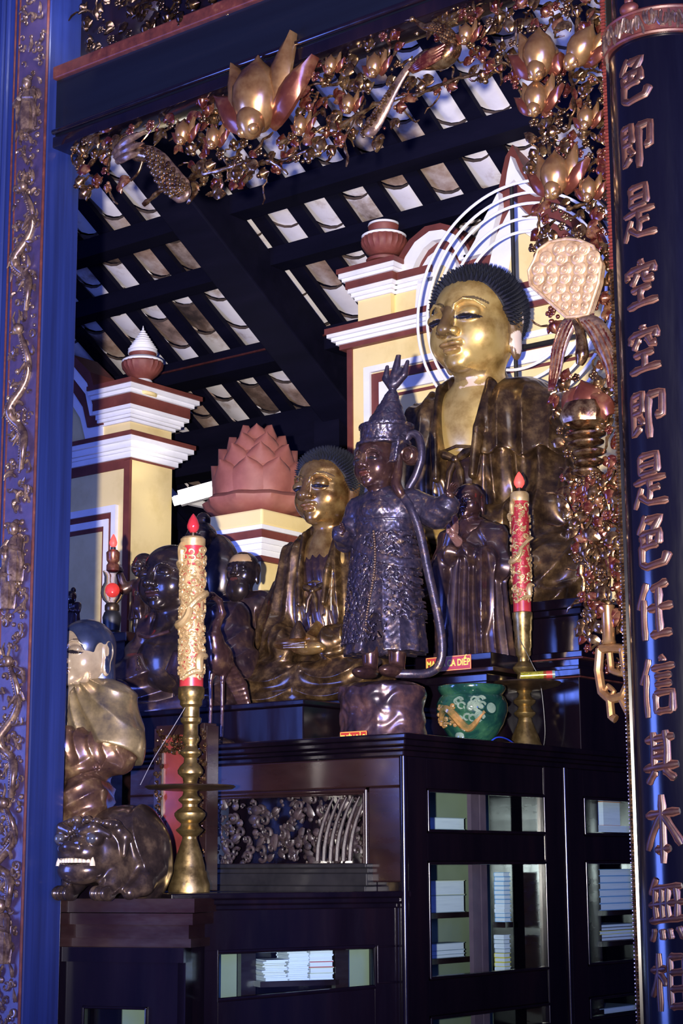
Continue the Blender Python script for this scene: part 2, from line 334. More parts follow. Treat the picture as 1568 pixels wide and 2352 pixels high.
# back wall of dark boards with an opening to the daylight beside the post
YB = 10.9; o0 = onY(672, 1035, YB); o1 = onY(757, 955, YB)
b = MB()
for (xa, xb, za, zb) in ((-16, o0.x, 0, 6.4), (o1.x, 5, 0, 6.4), (o0.x, o1.x, 0, o0.z), (o0.x, o1.x, o1.z, 6.4)): b.box((xa, YB, za), (xb, YB+.1, zb))
tag(b.build('wall_back', M['roofwood']), kind='structure')
M['sky'] = emit('daylight_pane', (.42, .66, 1.0), 1.1)
b = MB(); b.box((o0.x-.1, YB+.3, o0.z-.1), (o1.x+.1, YB+.32, o1.z+.1)); tag(b.build('window_1', M['sky']), kind='structure')
b = MB(); b.beam(onY(668, 1030, YB-.02), onY(745, 950, YB-.02), .1, .16); b.beam(onY(715, 985, YB-.06), onY(775, 1010, YB-.06), .1, .09)
tag(b.build('roof_brace', M['roofwood']), 'slanting dark brace across the bright blue opening', 'brace')
# dark hall sides: keep the far ends closed
b = MB(); b.box((-13.2, 4.4, 0), (-13.1, 11, 6.4)); tag(b.build('wall_left', M['roofwood']), kind='structure')
b = MB(); b.box((1.6, 4.4, 0), (1.7, 11, 6.4)); tag(b.build('wall_right', M['roofwood']), kind='structure')

# ---------------------------------------------------------------- plastered gate behind the altar
def slab(poly, y0, y1, mat, name, par):
    """polygon given as frame points on the plane y0, built as a plate from y0 back to y1"""
    b = MB(); b.prism([onY(px, py, y0) for px, py in poly], (0, y1-y0, 0)); return b.build(name, mat, par)
def moulding(name, x0, x1, z0, prof, mat, par, yf, depth_, left=True, right=True):
    """stepped moulding: prof = [(height, overhang)], runs round the front and the two ends"""
    b = MB(); z = z0
    for (h, oh) in prof:
        b.box((x0-(oh if left else 0), yf-oh, z), (x1+(oh if right else 0), yf+depth_+oh, z+h)); z += h
    return b.build(name, mat, par)
gp = onY(800, 800, YG); gx0 = gp.x; gx1 = onY(1660, 800, YG).x; ztop1 = onY(800, 805, YG).z
G = empty('gate', (gx0+1, YG, 0), 'tall yellow plastered gate with a flame-shaped pediment behind the largest statue', 'gate')
def zz(px, py): return onY(px, py, YG).z
b = MB(); b.box((gx0, YG, 0), (gx1, YG+.35, ztop1)); b.build('pier', M['yellow'], G)
b = MB(); b.box((gx0-.004, YG-.012, 0), (gx0+.035, YG+.3, ztop1)); b.build('edge_line', M['redpaint'], G)
moulding('cornice', gx0, gx1, ztop1, [(.03, .04)], M['redpaint'], G, YG, .35)
moulding('cornice', gx0, gx1, ztop1+.03, [(.02, .055), (.022, .075), (.022, .095)], M['white'], G, YG, .35)
moulding('cornice', gx0, gx1, ztop1+.094, [(.035, .105)], M['redpaint'], G, YG, .35)
za = ztop1+.129; ax0 = onY(822, 720, YG).x; ax1 = onY(897, 690, YG).x
zb = zz(822, 692)
b = MB(); b.box((ax0, YG, za), (ax1, YG+.35, zb)); b.box((ax1, YG+.04, za), (gx1, YG+.33, zb)); b.build('attic', M['yellow'], G)
for (xa, xb, oy) in ((ax0, ax1, 0), (ax1, onY(1000, 650, YG+.045).x, .045)):
    moulding('cornice', xa, xb, zb, [(.022, .015), (.024, .03), (.026, .045)], M['white'], G, YG+oy, .3, right=oy == 0, left=oy == 0)
    moulding('cornice', xa, xb, zb+.072, [(.045, .055)], M['redpaint'], G, YG+oy, .3, right=oy == 0, left=oy == 0)
    if oy == 0:
        moulding('cornice', xa, xb, zb+.117, [(.02, .07), (.03, .085)], M['white'], G, YG+oy, .3)
        moulding('cornice', xa, xb, zb+.167, [(.03, .095)], M['redpaint'], G, YG+oy, .3)
# panel frame on the pier
def frame_panel(pxl, pyt, pxr, par, yp, bands, bottom=1400):
    for k, (off0, off1, mat, pr_) in enumerate(bands):
        A0 = onY(pxl+off0, pyt, yp); zt = A0.z - .0*off0
        s = depth(A0)/FPX
        zt0 = A0.z - off0*s; zt1 = A0.z - off1*s; xa = A0.x; xb = A0.x + (off1-off0)*s*1.25; xr = onY(pxr, pyt, yp).x
        b = MB(); b.box((xa, yp-pr_, zt1), (xr, yp, zt0)); b.box((xa, yp-pr_, 0.5), (xb, yp, zt1)); b.build('panel_frame', mat, par)
frame_panel(841, 847, 1600, G, YG, [(0, 14, M['white'], .03), (14, 34, M['redpaint'], .012), (34, 60, M['white'], .026), (60, 67, M['redpaint'], .008)])
# pediment: red silhouette, white bands, yellow field
yr = YG+.06
red = [(900, 700), (902, 625), (915, 590), (938, 552), (975, 520), (1010, 512), (1042, 520), (1066, 545), (1080, 572), (1098, 545), (1118, 500), (1140, 458), (1150, 405), (1160, 360), (1176, 332), (1196, 372), (1222, 412), (1262, 440), (1300, 480), (1320, 540), (1345, 560), (1400, 520), (1400, 790), (905, 790)]
slab(red, yr, yr+.2, M['redpaint'], 'pediment', G)
def band(outer, inner, y, mat, nm, th=.05): slab(outer + inner[::-1], y, y+th, mat, nm, G)
band([(916, 628), (930, 590), (952, 556), (985, 531), (1015, 527), (1042, 538), (1060, 562), (1072, 592)], [(945, 622), (956, 596), (972, 570), (992, 553), (1014, 548), (1030, 556), (1044, 575), (1054, 598)], yr-.05, M['white'], 'scroll_band', .06)
slab([(1052, 588), (1072, 584), (1090, 552), (1112, 500), (1132, 462), (1143, 440), (1146, 470), (1136, 508), (1126, 548), (1120, 578), (1070, 592)], yr-.05, yr+.01, M['white'], 'flame_band', G)
slab([(952, 720), (956, 662), (964, 620), (982, 590), (1008, 570), (1032, 578), (1046, 604), (1054, 640), (1054, 720)], yr-.045, yr+.02, M['white'], 'scroll_field', G)
slab([(985, 720), (988, 660), (1000, 625), (1014, 608), (1030, 618), (1040, 650), (1040, 720)], yr-.06, yr-.02, M['yellow'], 'scroll_heart', G)
slab([(1160, 425), (1164, 395), (1172, 358), (1184, 388), (1204, 420), (1240, 446), (1218, 446), (1196, 432), (1180, 412), (1168, 424)], yr-.05, yr+.01, M['white'], 'flame_band', G)
slab([(1120, 620), (1128, 585), (1140, 540), (1160, 500), (1180, 462), (1206, 490), (1240, 505), (1275, 560), (1300, 640), (1300, 790), (1116, 790)], yr-.05, yr+.01, M['white'], 'flame_band', G)
slab([(1160, 790), (1164, 640), (1176, 570), (1196, 530), (1226, 550), (1250, 610), (1262, 640), (1400, 640), (1400, 790)], yr-.075, yr-.03, M['yellow'], 'pediment_field', G)
# side field right of the big statue's head
def urn(px, py, d, s, prof, label, spire=True, flute=22):
    c = P(px, py, d); u = empty('finial_urn', c, label, 'finial')
    for nm, pr_, mt, fl in prof:
        b = MB(); b.lathe([(r*s, z*s) for r, z in pr_], 44, c, flute=fl, fa=.035 if fl else 0); b.build(nm, mt, u)
    return u, c
sg = depth(onY(880, 600, YG+.1))/FPX
ub = [('base', [(40, -6), (42, 0), (36, 6), (24, 10)], M['redpaint'], 0),
      ('bowl', [(24, 8), (40, 18), (50, 34), (52, 46), (48, 54)], M['urn'], 22),
      ('rim', [(50, 53), (52, 57), (44, 62), (36, 64)], M['white'], 0),
      ('lid', [(36, 62), (33, 66), (36, 74), (37, 80), (33, 84)], M['urn'], 0),
      ('cap', [(37, 82), (36, 87), (25, 92), (8, 94)], M['white'], 0)]
urn(882, 598, depth(onY(882, 598, YG+.12)), sg, ub, 'oxide red urn finial on the shoulder of the yellow gate left of the halo')

# ---------------------------------------------------------------- yellow pier on the left, with its curved wing
YL = 8.3
c0 = onY(300, 1050, YL); sL = depth(c0)/FPX; lx1 = c0.x; lx0 = onY(60, 1100, YL).x
cR = onX(395, 1080, lx1); ldep = cR.y-YL
L = empty('gate_pier', (lx1-.5, YL, 0), 'yellow plastered pier with white and red mouldings at the left, next to the blue post', 'pier')
def zl(px, py): return onY(px, py, YL).z
z1 = zl(300, 1055)
b = MB(); b.box((lx0, YL, 0), (lx1, YL+ldep, z1)); b.build('pier', M['yellow'], L)
b = MB(); b.box((lx1-.05, YL-.012, 0), (lx1+.004, YL+.01, z1-.002)); b.box((lx0, YL-.012, z1-.055), (lx1-.05, YL, z1)); b.build('edge_line', M['redpaint'], L)
moulding('cornice', lx0, lx1, z1, [(.012, .012)], M['redpaint'], L, YL, ldep, left=False)
moulding('cornice', lx0, lx1, z1+.012, [(.035, .03), (.02, .05), (.04, .075), (.03, .105)], M['white'], L, YL, ldep, left=False)
moulding('cornice', lx0, lx1, z1+.137, [(.03, .115)], M['redpaint'], L, YL, ldep, left=False)
z2 = z1+.167; lxs = onY(233, 1000, YL).x; z3 = zl(312, 965)
b = MB(); b.box((lxs, YL, z2), (lx1-.01, YL+ldep, z3)); b.build('attic', M['yellow'], L)
moulding('cornice', lxs, lx1-.01, z3, [(.02, .02), (.02, .045), (.03, .06), (.025, .085)], M['white'], L, YL, ldep, left=False)
moulding('cornice', lxs, lx1-.01, z3+.095, [(.075, .09)], M['redpaint'], L, YL, ldep, left=False)
moulding('cornice', lxs, lx1-.01, z3+.17, [(.025, .11), (.03, .135)], M['white'], L, YL, ldep, left=False)
moulding('cornice', lxs, lx1-.01, z3+.225, [(.03, .15)], M['redpaint'], L, YL, ldep, left=False)
yl = YL+.05
slab([(40, 1110), (40, 860), (120, 875), (170, 890), (198, 930), (208, 985), (236, 985), (238, 1100)], yl, yl+.2, M['yellow'], 'wing', L)
slab([(60, 868), (165, 890), (192, 930), (201, 980), (236, 972), (236, 1002), (196, 1010), (184, 960), (158, 918), (60, 895)], yl-.06, yl+.02, M['white'], 'wing_band', L)
slab([(60, 840), (167, 862), (198, 900), (208, 952), (236, 945), (236, 975), (200, 982), (190, 935), (163, 893), (60, 870)], yl-.08, yl+.1, M['redpaint'], 'wing_band', L)
slab([(60, 810), (168, 835), (203, 875), (214, 925), (236, 918), (236, 948), (206, 955), (196, 905), (166, 866), (60, 842)], yl-.10, yl+.1, M['white'], 'wing_band', L)
slab([(60, 790), (168, 815), (207, 855), (220, 905), (240, 898), (240, 920), (212, 928), (200, 880), (168, 840), (60, 815)], yl-.11, yl+.12, M['redpaint'], 'wing_band', L)
fx = onY(272, 1160, YL); s = sL
for (o0_, o1_, mat, pr_) in ((0, 16, M['white'], .03), (16, 30, M['redpaint'], .014), (30, 46, M['white'], .024), (46, 56, M['redpaint'], .01)):
    b = MB(); zt0 = fx.z-o0_*s; zt1 = fx.z-o1_*s; xa = fx.x-o0_*s*.85; xb = fx.x-o1_*s*.85
    b.box((lx0+.05, YL-pr_, zt1), (xa, YL, zt0)); b.box((xb, YL-pr_, .5), (xa, YL, zt1)); b.build('panel_frame', mat, L)
ub2 = [('base', [(34, -8), (36, -2), (30, 3), (26, 6), (22, 12)], M['yellow'], 0), ('stem', [(18, 10), (15, 18), (16, 24), (24, 30), (22, 33)], M['white'], 0),
       ('bowl', [(16, 30), (36, 46), (48, 62), (50, 72), (46, 78)], M['urn'], 24), ('rim', [(48, 76), (49, 80), (42, 85), (36, 88)], M['white'], 0),
       ('lid', [(33, 86), (32, 96), (34, 100)], M['urn'], 0), ('rim', [(35, 98), (35, 104), (30, 108)], M['white'], 0)]
sp = []
for k in range(9):
    t = k/8; r0 = 31*(1-t)+2; sp += [(r0, 106+k*6.4), (r0*1.04+.6, 109+k*6.4), (r0*.86, 111+k*6.4)]
ub2.append(('spire', sp+[(.5, 168)], M['white'], 0))
urn(326, 905, depth(c0)+.12, sL*.98, ub2, 'oxide red urn finial with a white ringed spire on the left yellow pier')

# ---------------------------------------------------------------- short pier with the terracotta lotus
YP = 7.5; pc = onY(600, 1170, YP); px1 = pc.x; px0 = onY(462, 1200, YP).x; pdep = onX(742, 1200, px1).y-YP; sP = depth(pc)/FPX
zP = pc.z
K = empty('lotus_pier', (px1-.2, YP+.2, 0), 'short yellow pier with white and red mouldings under the terracotta lotus', 'pier')
zc0 = onY(600, 1207, YP).z
b = MB(); b.box((px0-.02, YP-.03, zc0), (px1+.03, YP+pdep, zP)); b.build('cap', M['yellow'], K, bevel=.012)
def ring(z0, z1, oh, mat): 
    b = MB(); b.box((px0-.02, YP-oh, z0), (px1+oh, YP+pdep, z1)); b.build('moulding', mat, K)
def zq(y): return onY(600, y, YP).z
ring(zq(1217), zc0, .035, M['white']); ring(zq(1236), zq(1217), .022, M['redpaint']); ring(zq(1248), zq(1236), .03, M['white'])
ring(zq(1262), zq(1248), .018, M['white']); ring(zq(1276), zq(1262), .008, M['white']); ring(zq(1288), zq(1276), .012, M['redpaint'])
b = MB(); b.box((px0+.01, YP+.012, 0), (px1-.012, YP+pdep-.01, zq(1288))); b.build('shaft', M['yellow'], K)
b = MB(); b.box((px0+.0, YP-.0, zq(1420)), (px1+.004, YP+pdep-.005, zq(1400))); b.build('moulding', M['redpaint'], K)
# lotus: whorls of pointed petals
lc = Vector((px1-.20, YP+.22, zP)); 
lc = P(592, 1165, depth(Vector((px1-.2, YP+.25, zP))))
lc.z = zP
LO = empty('lotus_finial', lc, 'large terracotta lotus bud of overlapping pointed petals on the short yellow pier', 'finial')
u = sP*1.13
b = MB(); b.lathe([(60*u, 0), (92*u, 8*u), (108*u, 22*u), (112*u, 34*u), (100*u, 44*u), (60*u, 50*u)], 40, lc, flute=10, fa=.05); b.build('base', M['lotus'], LO)
b = MB(); b.lathe([(90*u, 46*u), (92*u, 80*u), (78*u, 120*u), (50*u, 160*u), (20*u, 186*u), (2*u, 194*u)], 28, lc); b.build('core', M['lotus'], LO)
def petal(c, ang, r, zb_, w, h, lean, mat, nm, par, cup=.35, thick=.10):
    """one thick cupped pointed petal standing on a circle of radius r"""
    vs = []; n, m_ = 6, 8; ca, sa = math.cos(ang), math.sin(ang)
    for side in (0, 1):
        for j in range(m_+1):
            t = j/m_; ww = w*(math.sin(PI*min(1, .22+.78*t))**.75)*(1 if t < .98 else .02)
            for i in range(n+1):
                q = i/n*2-1; xx = q*ww*.5
                rr = r + lean*t*t*h - cup*w*(q*q)*.5*(1-.4*t) + (0 if side == 0 else -thick*w)
                vs.append(c + Vector((rr*ca - xx*sa, rr*sa + xx*ca, zb_ + h*t - .10*h*abs(q)*(1-t))))
    fs = []; K2 = (n+1)*(m_+1)
    for j in range(m_):
        for i in range(n):
            a = j*(n+1)+i; fs.append((a, a+1, a+n+2, a+n+1)); fs.append((K2+a, K2+a+n+1, K2+a+n+2, K2+a+1))
    for j in range(m_):
        for i in (0, n):
            a = j*(n+1)+i; fs.append((a, a+n+1, K2+a+n+1, K2+a))
    for i in range(n): fs.append((i, K2+i, K2+i+1, i+1))
    b = MB(); b.add(vs, fs, True); return b.build(nm, mat, par, sharp=50)
for (k, n, r, z0_, w, h, ln, ph) in ((0, 9, 96, 42, 92, 74, .05, .3), (1, 8, 84, 62, 86, 88, .0, .0), (2, 7, 70, 92, 78, 84, -.10, .35), (3, 6, 48, 122, 66, 78, -.16, .1)):
    for i in range(n): petal(lc, ph+2*PI*i/n, r*u, z0_*u, w*u, h*u, ln, M['lotus'], 'petal', LO)
# fluorescent tube behind the left pier
M['tube'] = emit('fluorescent_tube', (1.0, .93, .78), 14)
t0 = P(398, 1152, 11.9); t1 = P(492, 1126, 11.9)
FL = empty('fluorescent_light', (t0+t1)/2, 'glowing fluorescent tube behind the left yellow pier', 'lamp')
b = MB(); b.tube([t0, t1], .03, 12); b.build('tube', M['tube'], FL)
b = MB(); b.beam(t0+Vector((0, .06, .03)), t1+Vector((0, .06, .03)), .06, .1); b.build('fitting', M['white'], FL)
b = MB(); q = t0+Vector((-.02, .06, .03)); b.box((q.x-.02, q.y-.02, q.z-.02), (q.x+.02, YB+.01, q.z+.02)); b.build('bracket', M['white'], FL)
# ---------------------------------------------------------------- carved screen frame: left post, beam, right post
XL = onY(84, 1176, YF).x; yj = onX(163, 1176, XL).y
xsl = onY(14, 1176, YF).x; zb_top = 5.1
LP = empty('carved_post', ((XL+xsl)/2, (YF+yj)/2, 0), 'tall dark blue post with a gilt relief strip on its front face', 'post')
b = MB(); b.box((xsl-.22, YF, 0), (XL, yj, zb_top)); b.build('shaft', M['pillar'], LP, bevel=.004)
b = MB(); b.box((xsl, YF-.006, .2), (XL-.012, YF, zb_top)); b.build('relief_ground', M['relief_ground'], LP)
b = MB()
for x, wd in ((XL-.010, .008), (xsl-.004, .008), (xsl-.03, .006)):
    b.tube([(x, YF-.004, .2), (x, YF-.004, zb_top)], wd*.7, 8)
b.build('border', M['redtrim'], LP)
b = MB()
for x in (xsl-.075, xsl-.105, xsl-.15): b.tube([(x, YF-.002, .2), (x, YF-.002, zb_top)], .011, 8)
b.build('edge_moulding', M['pillar'], LP)
SX = (xsl+XL)/2-.006; SW = (XL-xsl)/2-.016
def sp_(u, z, up=0.0): return Vector((SX+u*SW, YF-.008-up, z))
def spiral(b, u, z, r, turns, rad, ph=0, sgn=1):
    pts = []; n = int(14*turns)+6
    for i in range(n):
        t = i/(n-1); a = ph+sgn*2*PI*turns*t; rr = r*(1-.85*t)
        pts.append(Vector((SX+u*SW+rr*math.cos(a), YF-.008-.014*t, z+rr*math.sin(a))))
    b.tube(pts, [rad*(1-.45*i/(n-1)) for i in range(n)], 6)
zpx = lambda py: onY(50, py, YF).z
rr_ = random.Random(3)
figs = [(255, .0), (1270, .1), (1330, -.5), (2140, .0)]
drag = [(440, 720), (760, 1080), (1520, 1830), (1850, 2080)]
for (y0, y1) in drag:
    za, zb_ = zpx(y1), zpx(y0); n = 60; pts = []; rad = []
    for i in range(n):
        t = i/(n-1); pts.append(sp_(.62*math.sin(t*PI*3.1+.5), za+(zb_-za)*t+.02*math.sin(t*9), .012+.012*math.sin(t*17))); rad.append(.017*(math.sin(PI*min(1, .12+t*.9))**.5))
    b = MB(); b.tube(pts, rad, 10)
    for i in range(2, n-3, 1):                       # back scales and claws
        t = (pts[i+1]-pts[i]).normalized(); q = pts[i]+Vector((-t.z, -.4, t.x)).normalized()*rad[i]
        b.ell(q, (.0065, .0065, .0065), 6, 4)
    h = pts[-4]; b.ell(h+Vector((0, -.012, .012)), (.024, .02, .022), 10, 7); b.ell(h+Vector((-.018, -.02, .0)), (.016, .012, .010), 8, 6)
    for sgn in (-1, 1): b.tube([h+Vector((sgn*.01, -.02, .03)), h+Vector((sgn*.02, -.022, .055)), h+Vector((sgn*.012, -.018, .08))], [.006, .005, .002], 6)
    for i in (14, 30, 44):
        for k in (-1, 0, 1): b.tube([pts[i], pts[i]+Vector((.025*k, -.012, -.035)), pts[i]+Vector((.035*k, -.016, -.055))], [.008, .006, .002], 6)
    b.build('dragon', M['carve'], LP)
for (py, u) in figs:
    z = zpx(py); b = MB(); c = sp_(u, z, .01)
    b.lathe([(.036, -.11), (.042, -.07), (.034, -.02), (.036, .03), (.022, .055), (.012, .065)], 18, c, flute=8, fa=.09)
    b.ell(c+Vector((-.004, -.012, .088)), (.020, .020, .026), 12, 8); b.ell(c+Vector((0, -.004, .112)), (.014, .014, .012), 8, 6)
    for sgn in (-1, 1):
        b.tube([c+Vector((sgn*.030, -.012, .045)), c+Vector((sgn*.045, -.026, .005)), c+Vector((sgn*.012, -.042, .015))], [.014, .016, .009], 8)
        b.tube([c+Vector((sgn*.04, -.02, .005)), c+Vector((sgn*.048, -.014, -.05)), c+Vector((sgn*.03, -.008, -.10))], [.012, .010, .003], 6)
    b.build('relief_figure', M['carve'], LP)
b = MB()
for k in range(460):
    u = rr_.uniform(-.92, .92); z = rr_.uniform(zpx(2380), zpx(-30)); r = rr_.uniform(.008, .019)
    q = rr_.random()
    if q < .45: spiral(b, u, z, r, rr_.uniform(1.0, 1.6), r*.34, rr_.uniform(0, 6.3), rr_.choice((-1, 1)))
    elif q < .75:
        a = rr_.uniform(0, 6.3); L_ = rr_.uniform(.03, .07); pts = [sp_(u, z, .004)]
        for i in range(1, 7): a += rr_.uniform(-.1, .75); pts.append(pts[-1]+Vector((math.cos(a)*L_/6, -.002, math.sin(a)*L_/6)))
        for p in pts: p.x = min(max(p.x, SX-SW), SX+SW)
        b.tube(pts, [.0045, .007, .008, .0075, .006, .004, .002], 6)
    else: b.ell(sp_(u, z, .002), (r*.7, r*.5, r*.7), 8, 6)
o = b.build('cloud_scrolls', M['carve'], LP); o['kind'] = 'stuff'

# beam over the opening
yb = YF+.04; xr = onY(1500, 300, yb).x+.4
zl0 = (onY(300, 262, yb).z+onY(780, 88, yb).z)/2; zt0 = onY(390, 72, yb).z
BM = empty('lintel', ((XL+xr)/2, yb+.08, zl0), 'broad dark blue lintel with a worn red upper edge above the gilded screen', 'beam')
b = MB(); b.box((XL-.02, yb, zl0), (xr, yb+.16, zt0)); b.build('board', M['beam'], BM, bevel=.004)
b = MB(); b.box((XL-.02, yb-.02, zt0-.022), (xr, yb+.17, zt0+.03)); b.build('upper_edge', M['redtrim'], BM, bevel=.006)
b = MB(); b.box((XL-.02, yb-.012, zl0-.032), (xr, yb+.12, zl0+.012)); b.tube([(XL, yb-.012, zl0+.03), (xr, yb-.012, zl0+.03)], .012, 8); b.build('lower_edge', M['wood'], BM, bevel=.004)

# right post: thin beaded strip beside the column
xs0 = onY(1424, 1176, YF).x
RP = empty('screen_edge_strip', (xs0+.01, YF, 0), 'narrow red and gold beaded strip edging the screen beside the round column', 'strip')
b = MB(); b.box((xs0, YF-.01, .2), (xs0+.018, YF+.05, 5.2)); b.build('batten', M['black'], RP, bevel=.004)
zsp = onY(1405, 620, YF).z
for za_, zb__, mt in ((.9, zsp, M['gold']), (zsp, 4.6, M['redbead'])):
    b = MB(); z = za_
    while z < zb__: b.ell((xs0+.008, YF-.012, z), (.010, .007, .0052), 8, 5); z += .0105
    o = b.build('beading', mt, RP); o['kind'] = 'stuff'

# round column with the curved couplet board
CR = .155; ax = P(1573, 1176, 4.9)
LAB = 'round black lacquer column at the right'
b = MB(); b.lathe([(.150, 0), (.150, 5.4)], 64, (ax.x, ax.y, 0))
COLU = empty('column', (ax.x, ax.y, 0), LAB, 'column')
b.build('shaft', M['column'], COLU)
def cyl(ang, z, r): return Vector((ax.x+r*math.sin(ang), ax.y-r*math.cos(ang), z))     # ang 0 faces the hall
zbt = onY(1480, 108, ax.y-.1).z; BA0, BA1 = -1.15, .86
BO = empty('couplet_board', cyl(-.1, .35, CR+.02), 'curved black board on the column with a vertical line of raised bronze characters', 'board')
def curved(name, a0, a1, z0, z1, r0, r1, mat, par, n=28):
    b = MB(); vs = []
    for i in range(n+1):
        a = a0+(a1-a0)*i/n; vs += [cyl(a, z0, r0), cyl(a, z0, r1), cyl(a, z1, r1), cyl(a, z1, r0)]
    fs = []
    for i in range(n):
        k = 4*i; fs += [(k+j, k+(j+1) % 4, k+4+(j+1) % 4, k+4+j) for j in range(4)]
    fs += [(0, 1, 2, 3), (4*n+3, 4*n+2, 4*n+1, 4*n)]
    b.add(vs, fs, True); return b.build(name, mat, par, sharp=35)
curved('panel', BA0, BA1, .3, zbt, .151, CR+.008, M['column'], BO)
for a in (BA0, BA1): curved('edge', a-.035, a+.035, .3, zbt, .151, CR+.016, M['column'], BO, 6)
band_h = .075
curved('head_band', BA0-.06, BA1+.1, zbt, zbt+band_h, .151, CR+.018, M['redtrim'], BO)
b = MB()
for k in range(26):
    a = BA0+(BA1+.1-BA0)*(k+.5)/26; z = zbt+band_h*rr_.uniform(.3, .7); pts = []
    for i in range(9): t = i/8; pts.append(cyl(a+.07*(t-.5)+.02*math.sin(t*9+k), z+.022*math.sin(t*5.5+k*1.7), CR+.020))
    b.tube(pts, [.003, .005, .0055, .005, .0045, .005, .0055, .004, .002], 6)
b.build('gilt_scroll', M['carve'], BO)
b = MB(); b.tube([cyl(BA0-.06+(BA1-BA0+.16)*i/30, zbt+.004, CR+.018) for i in range(31)], .006, 6); b.tube([cyl(BA0-.06+(BA1-BA0+.16)*i/30, zbt+band_h, CR+.018) for i in range(31)], .006, 6); b.build('band_edge', M['redtrim'], BO)
b = MB(); b.ell(cyl(-.15, zbt+band_h+.02, CR+.01), (.03, .02, .02), 12, 8); b.ell(cyl(-.15, zbt+band_h+.045, CR+.01), (.014, .012, .014), 10, 8); b.build('crest_knob', M['redtrim'], BO)
# raised brush characters: every stroke a rounded, swelling ridge, its edge painted paler as if lit
STROKES = {
 '色': '.38,1 .15,.68|.38,.9 .72,.92 .55,.7|.22,.62 .25,.4|.22,.64 .72,.66 .68,.42|.46,.64 .45,.44|.25,.42 .68,.43|.22,.44 .2,.1 .35,.02 .8,.06 .9,.24',
 '即': '.12,.92 .42,.94 .4,.56|.12,.74 .4,.75|.12,.57 .4,.57|.13,.94 .12,.14 .34,.28|.3,.46 .42,.3|.56,.86 .88,.88 .86,.42 .74,.44|.58,.88 .58,0',
 '是': '.28,.98 .28,.62|.28,.98 .72,.98 .72,.62|.28,.8 .72,.8|.28,.63 .72,.63|.08,.5 .92,.51|.5,.5 .5,.12|.52,.32 .78,.33|.3,.38 .06,.02|.24,.22 .5,.06 .96,.04',
 '空': '.48,1 .52,.88|.12,.84 .1,.66|.12,.82 .9,.84 .8,.68|.4,.74 .22,.52|.6,.74 .66,.56 .84,.56|.24,.38 .76,.39|.5,.38 .5,.06|.1,.05 .92,.06',
 '任': '.32,.98 .06,.56|.22,.7 .22,0|.86,.94 .46,.84|.36,.52 .96,.53|.64,.86 .64,.08|.42,.06 .92,.07',
 '信': '.3,.98 .06,.58|.22,.72 .22,0|.6,.98 .68,.9|.4,.8 .94,.81|.48,.66 .86,.66|.48,.52 .86,.52|.46,.38 .48,.04|.46,.38 .88,.38 .86,.04|.48,.07 .86,.07',
 '其': '.14,.84 .86,.85|.34,.98 .34,.32|.66,.98 .66,.32|.34,.66 .66,.66|.34,.5 .66,.5|.06,.3 .94,.31|.38,.24 .16,.02|.62,.24 .86,.04',
 '本': '.08,.72 .92,.73|.5,1 .5,0|.48,.7 .06,.22|.52,.7 .94,.24|.32,.2 .68,.21',
 '無': '.28,1 .1,.76|.18,.84 .9,.85|.06,.6 .94,.61|.06,.36 .94,.37|.24,.84 .24,.36|.42,.84 .42,.36|.58,.84 .58,.36|.76,.84 .76,.36|.16,.24 .08,.06|.38,.22 .4,.06|.58,.22 .62,.06|.8,.24 .92,.06',
 '相': '.04,.7 .46,.71|.26,.98 .26,0|.25,.66 .04,.26|.27,.62 .44,.42|.56,.9 .56,.04|.56,.9 .92,.9 .92,.04|.56,.64 .92,.64|.56,.36 .92,.36|.56,.07 .92,.07'}
M['letter_lit_edge'] = simple('letter_lit_edge', [(.3, (.045, .018, .015)), (.55, (.10, .042, .028)), (.8, (.19, .09, .055))], 16, .4, metal=.35, bmp=.2)
cy_ = [183, 335, 490, 655, 805, 957, 1108, 1248, 1405, 1580, 1740, 1905, 2090, 2250]
hs = [112, 120, 130, 110, 110, 118, 122, 122, 132, 134, 116, 150, 142, 126]
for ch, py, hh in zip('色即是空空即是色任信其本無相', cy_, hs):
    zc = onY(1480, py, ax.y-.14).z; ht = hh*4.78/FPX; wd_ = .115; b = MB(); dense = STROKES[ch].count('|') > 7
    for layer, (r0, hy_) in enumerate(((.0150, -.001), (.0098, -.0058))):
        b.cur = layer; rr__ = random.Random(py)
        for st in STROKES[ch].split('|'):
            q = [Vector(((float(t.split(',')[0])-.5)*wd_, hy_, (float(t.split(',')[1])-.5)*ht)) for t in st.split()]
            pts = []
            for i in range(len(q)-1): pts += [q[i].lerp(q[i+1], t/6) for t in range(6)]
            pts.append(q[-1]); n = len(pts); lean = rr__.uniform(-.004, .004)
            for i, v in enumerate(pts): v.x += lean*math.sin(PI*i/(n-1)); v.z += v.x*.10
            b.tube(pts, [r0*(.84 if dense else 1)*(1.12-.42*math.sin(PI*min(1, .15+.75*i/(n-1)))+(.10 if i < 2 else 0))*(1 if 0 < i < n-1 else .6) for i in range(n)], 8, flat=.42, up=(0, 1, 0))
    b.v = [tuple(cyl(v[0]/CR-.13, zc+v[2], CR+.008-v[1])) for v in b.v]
    b.build('character', [M['letter_lit_edge'], M['bronze']], BO)
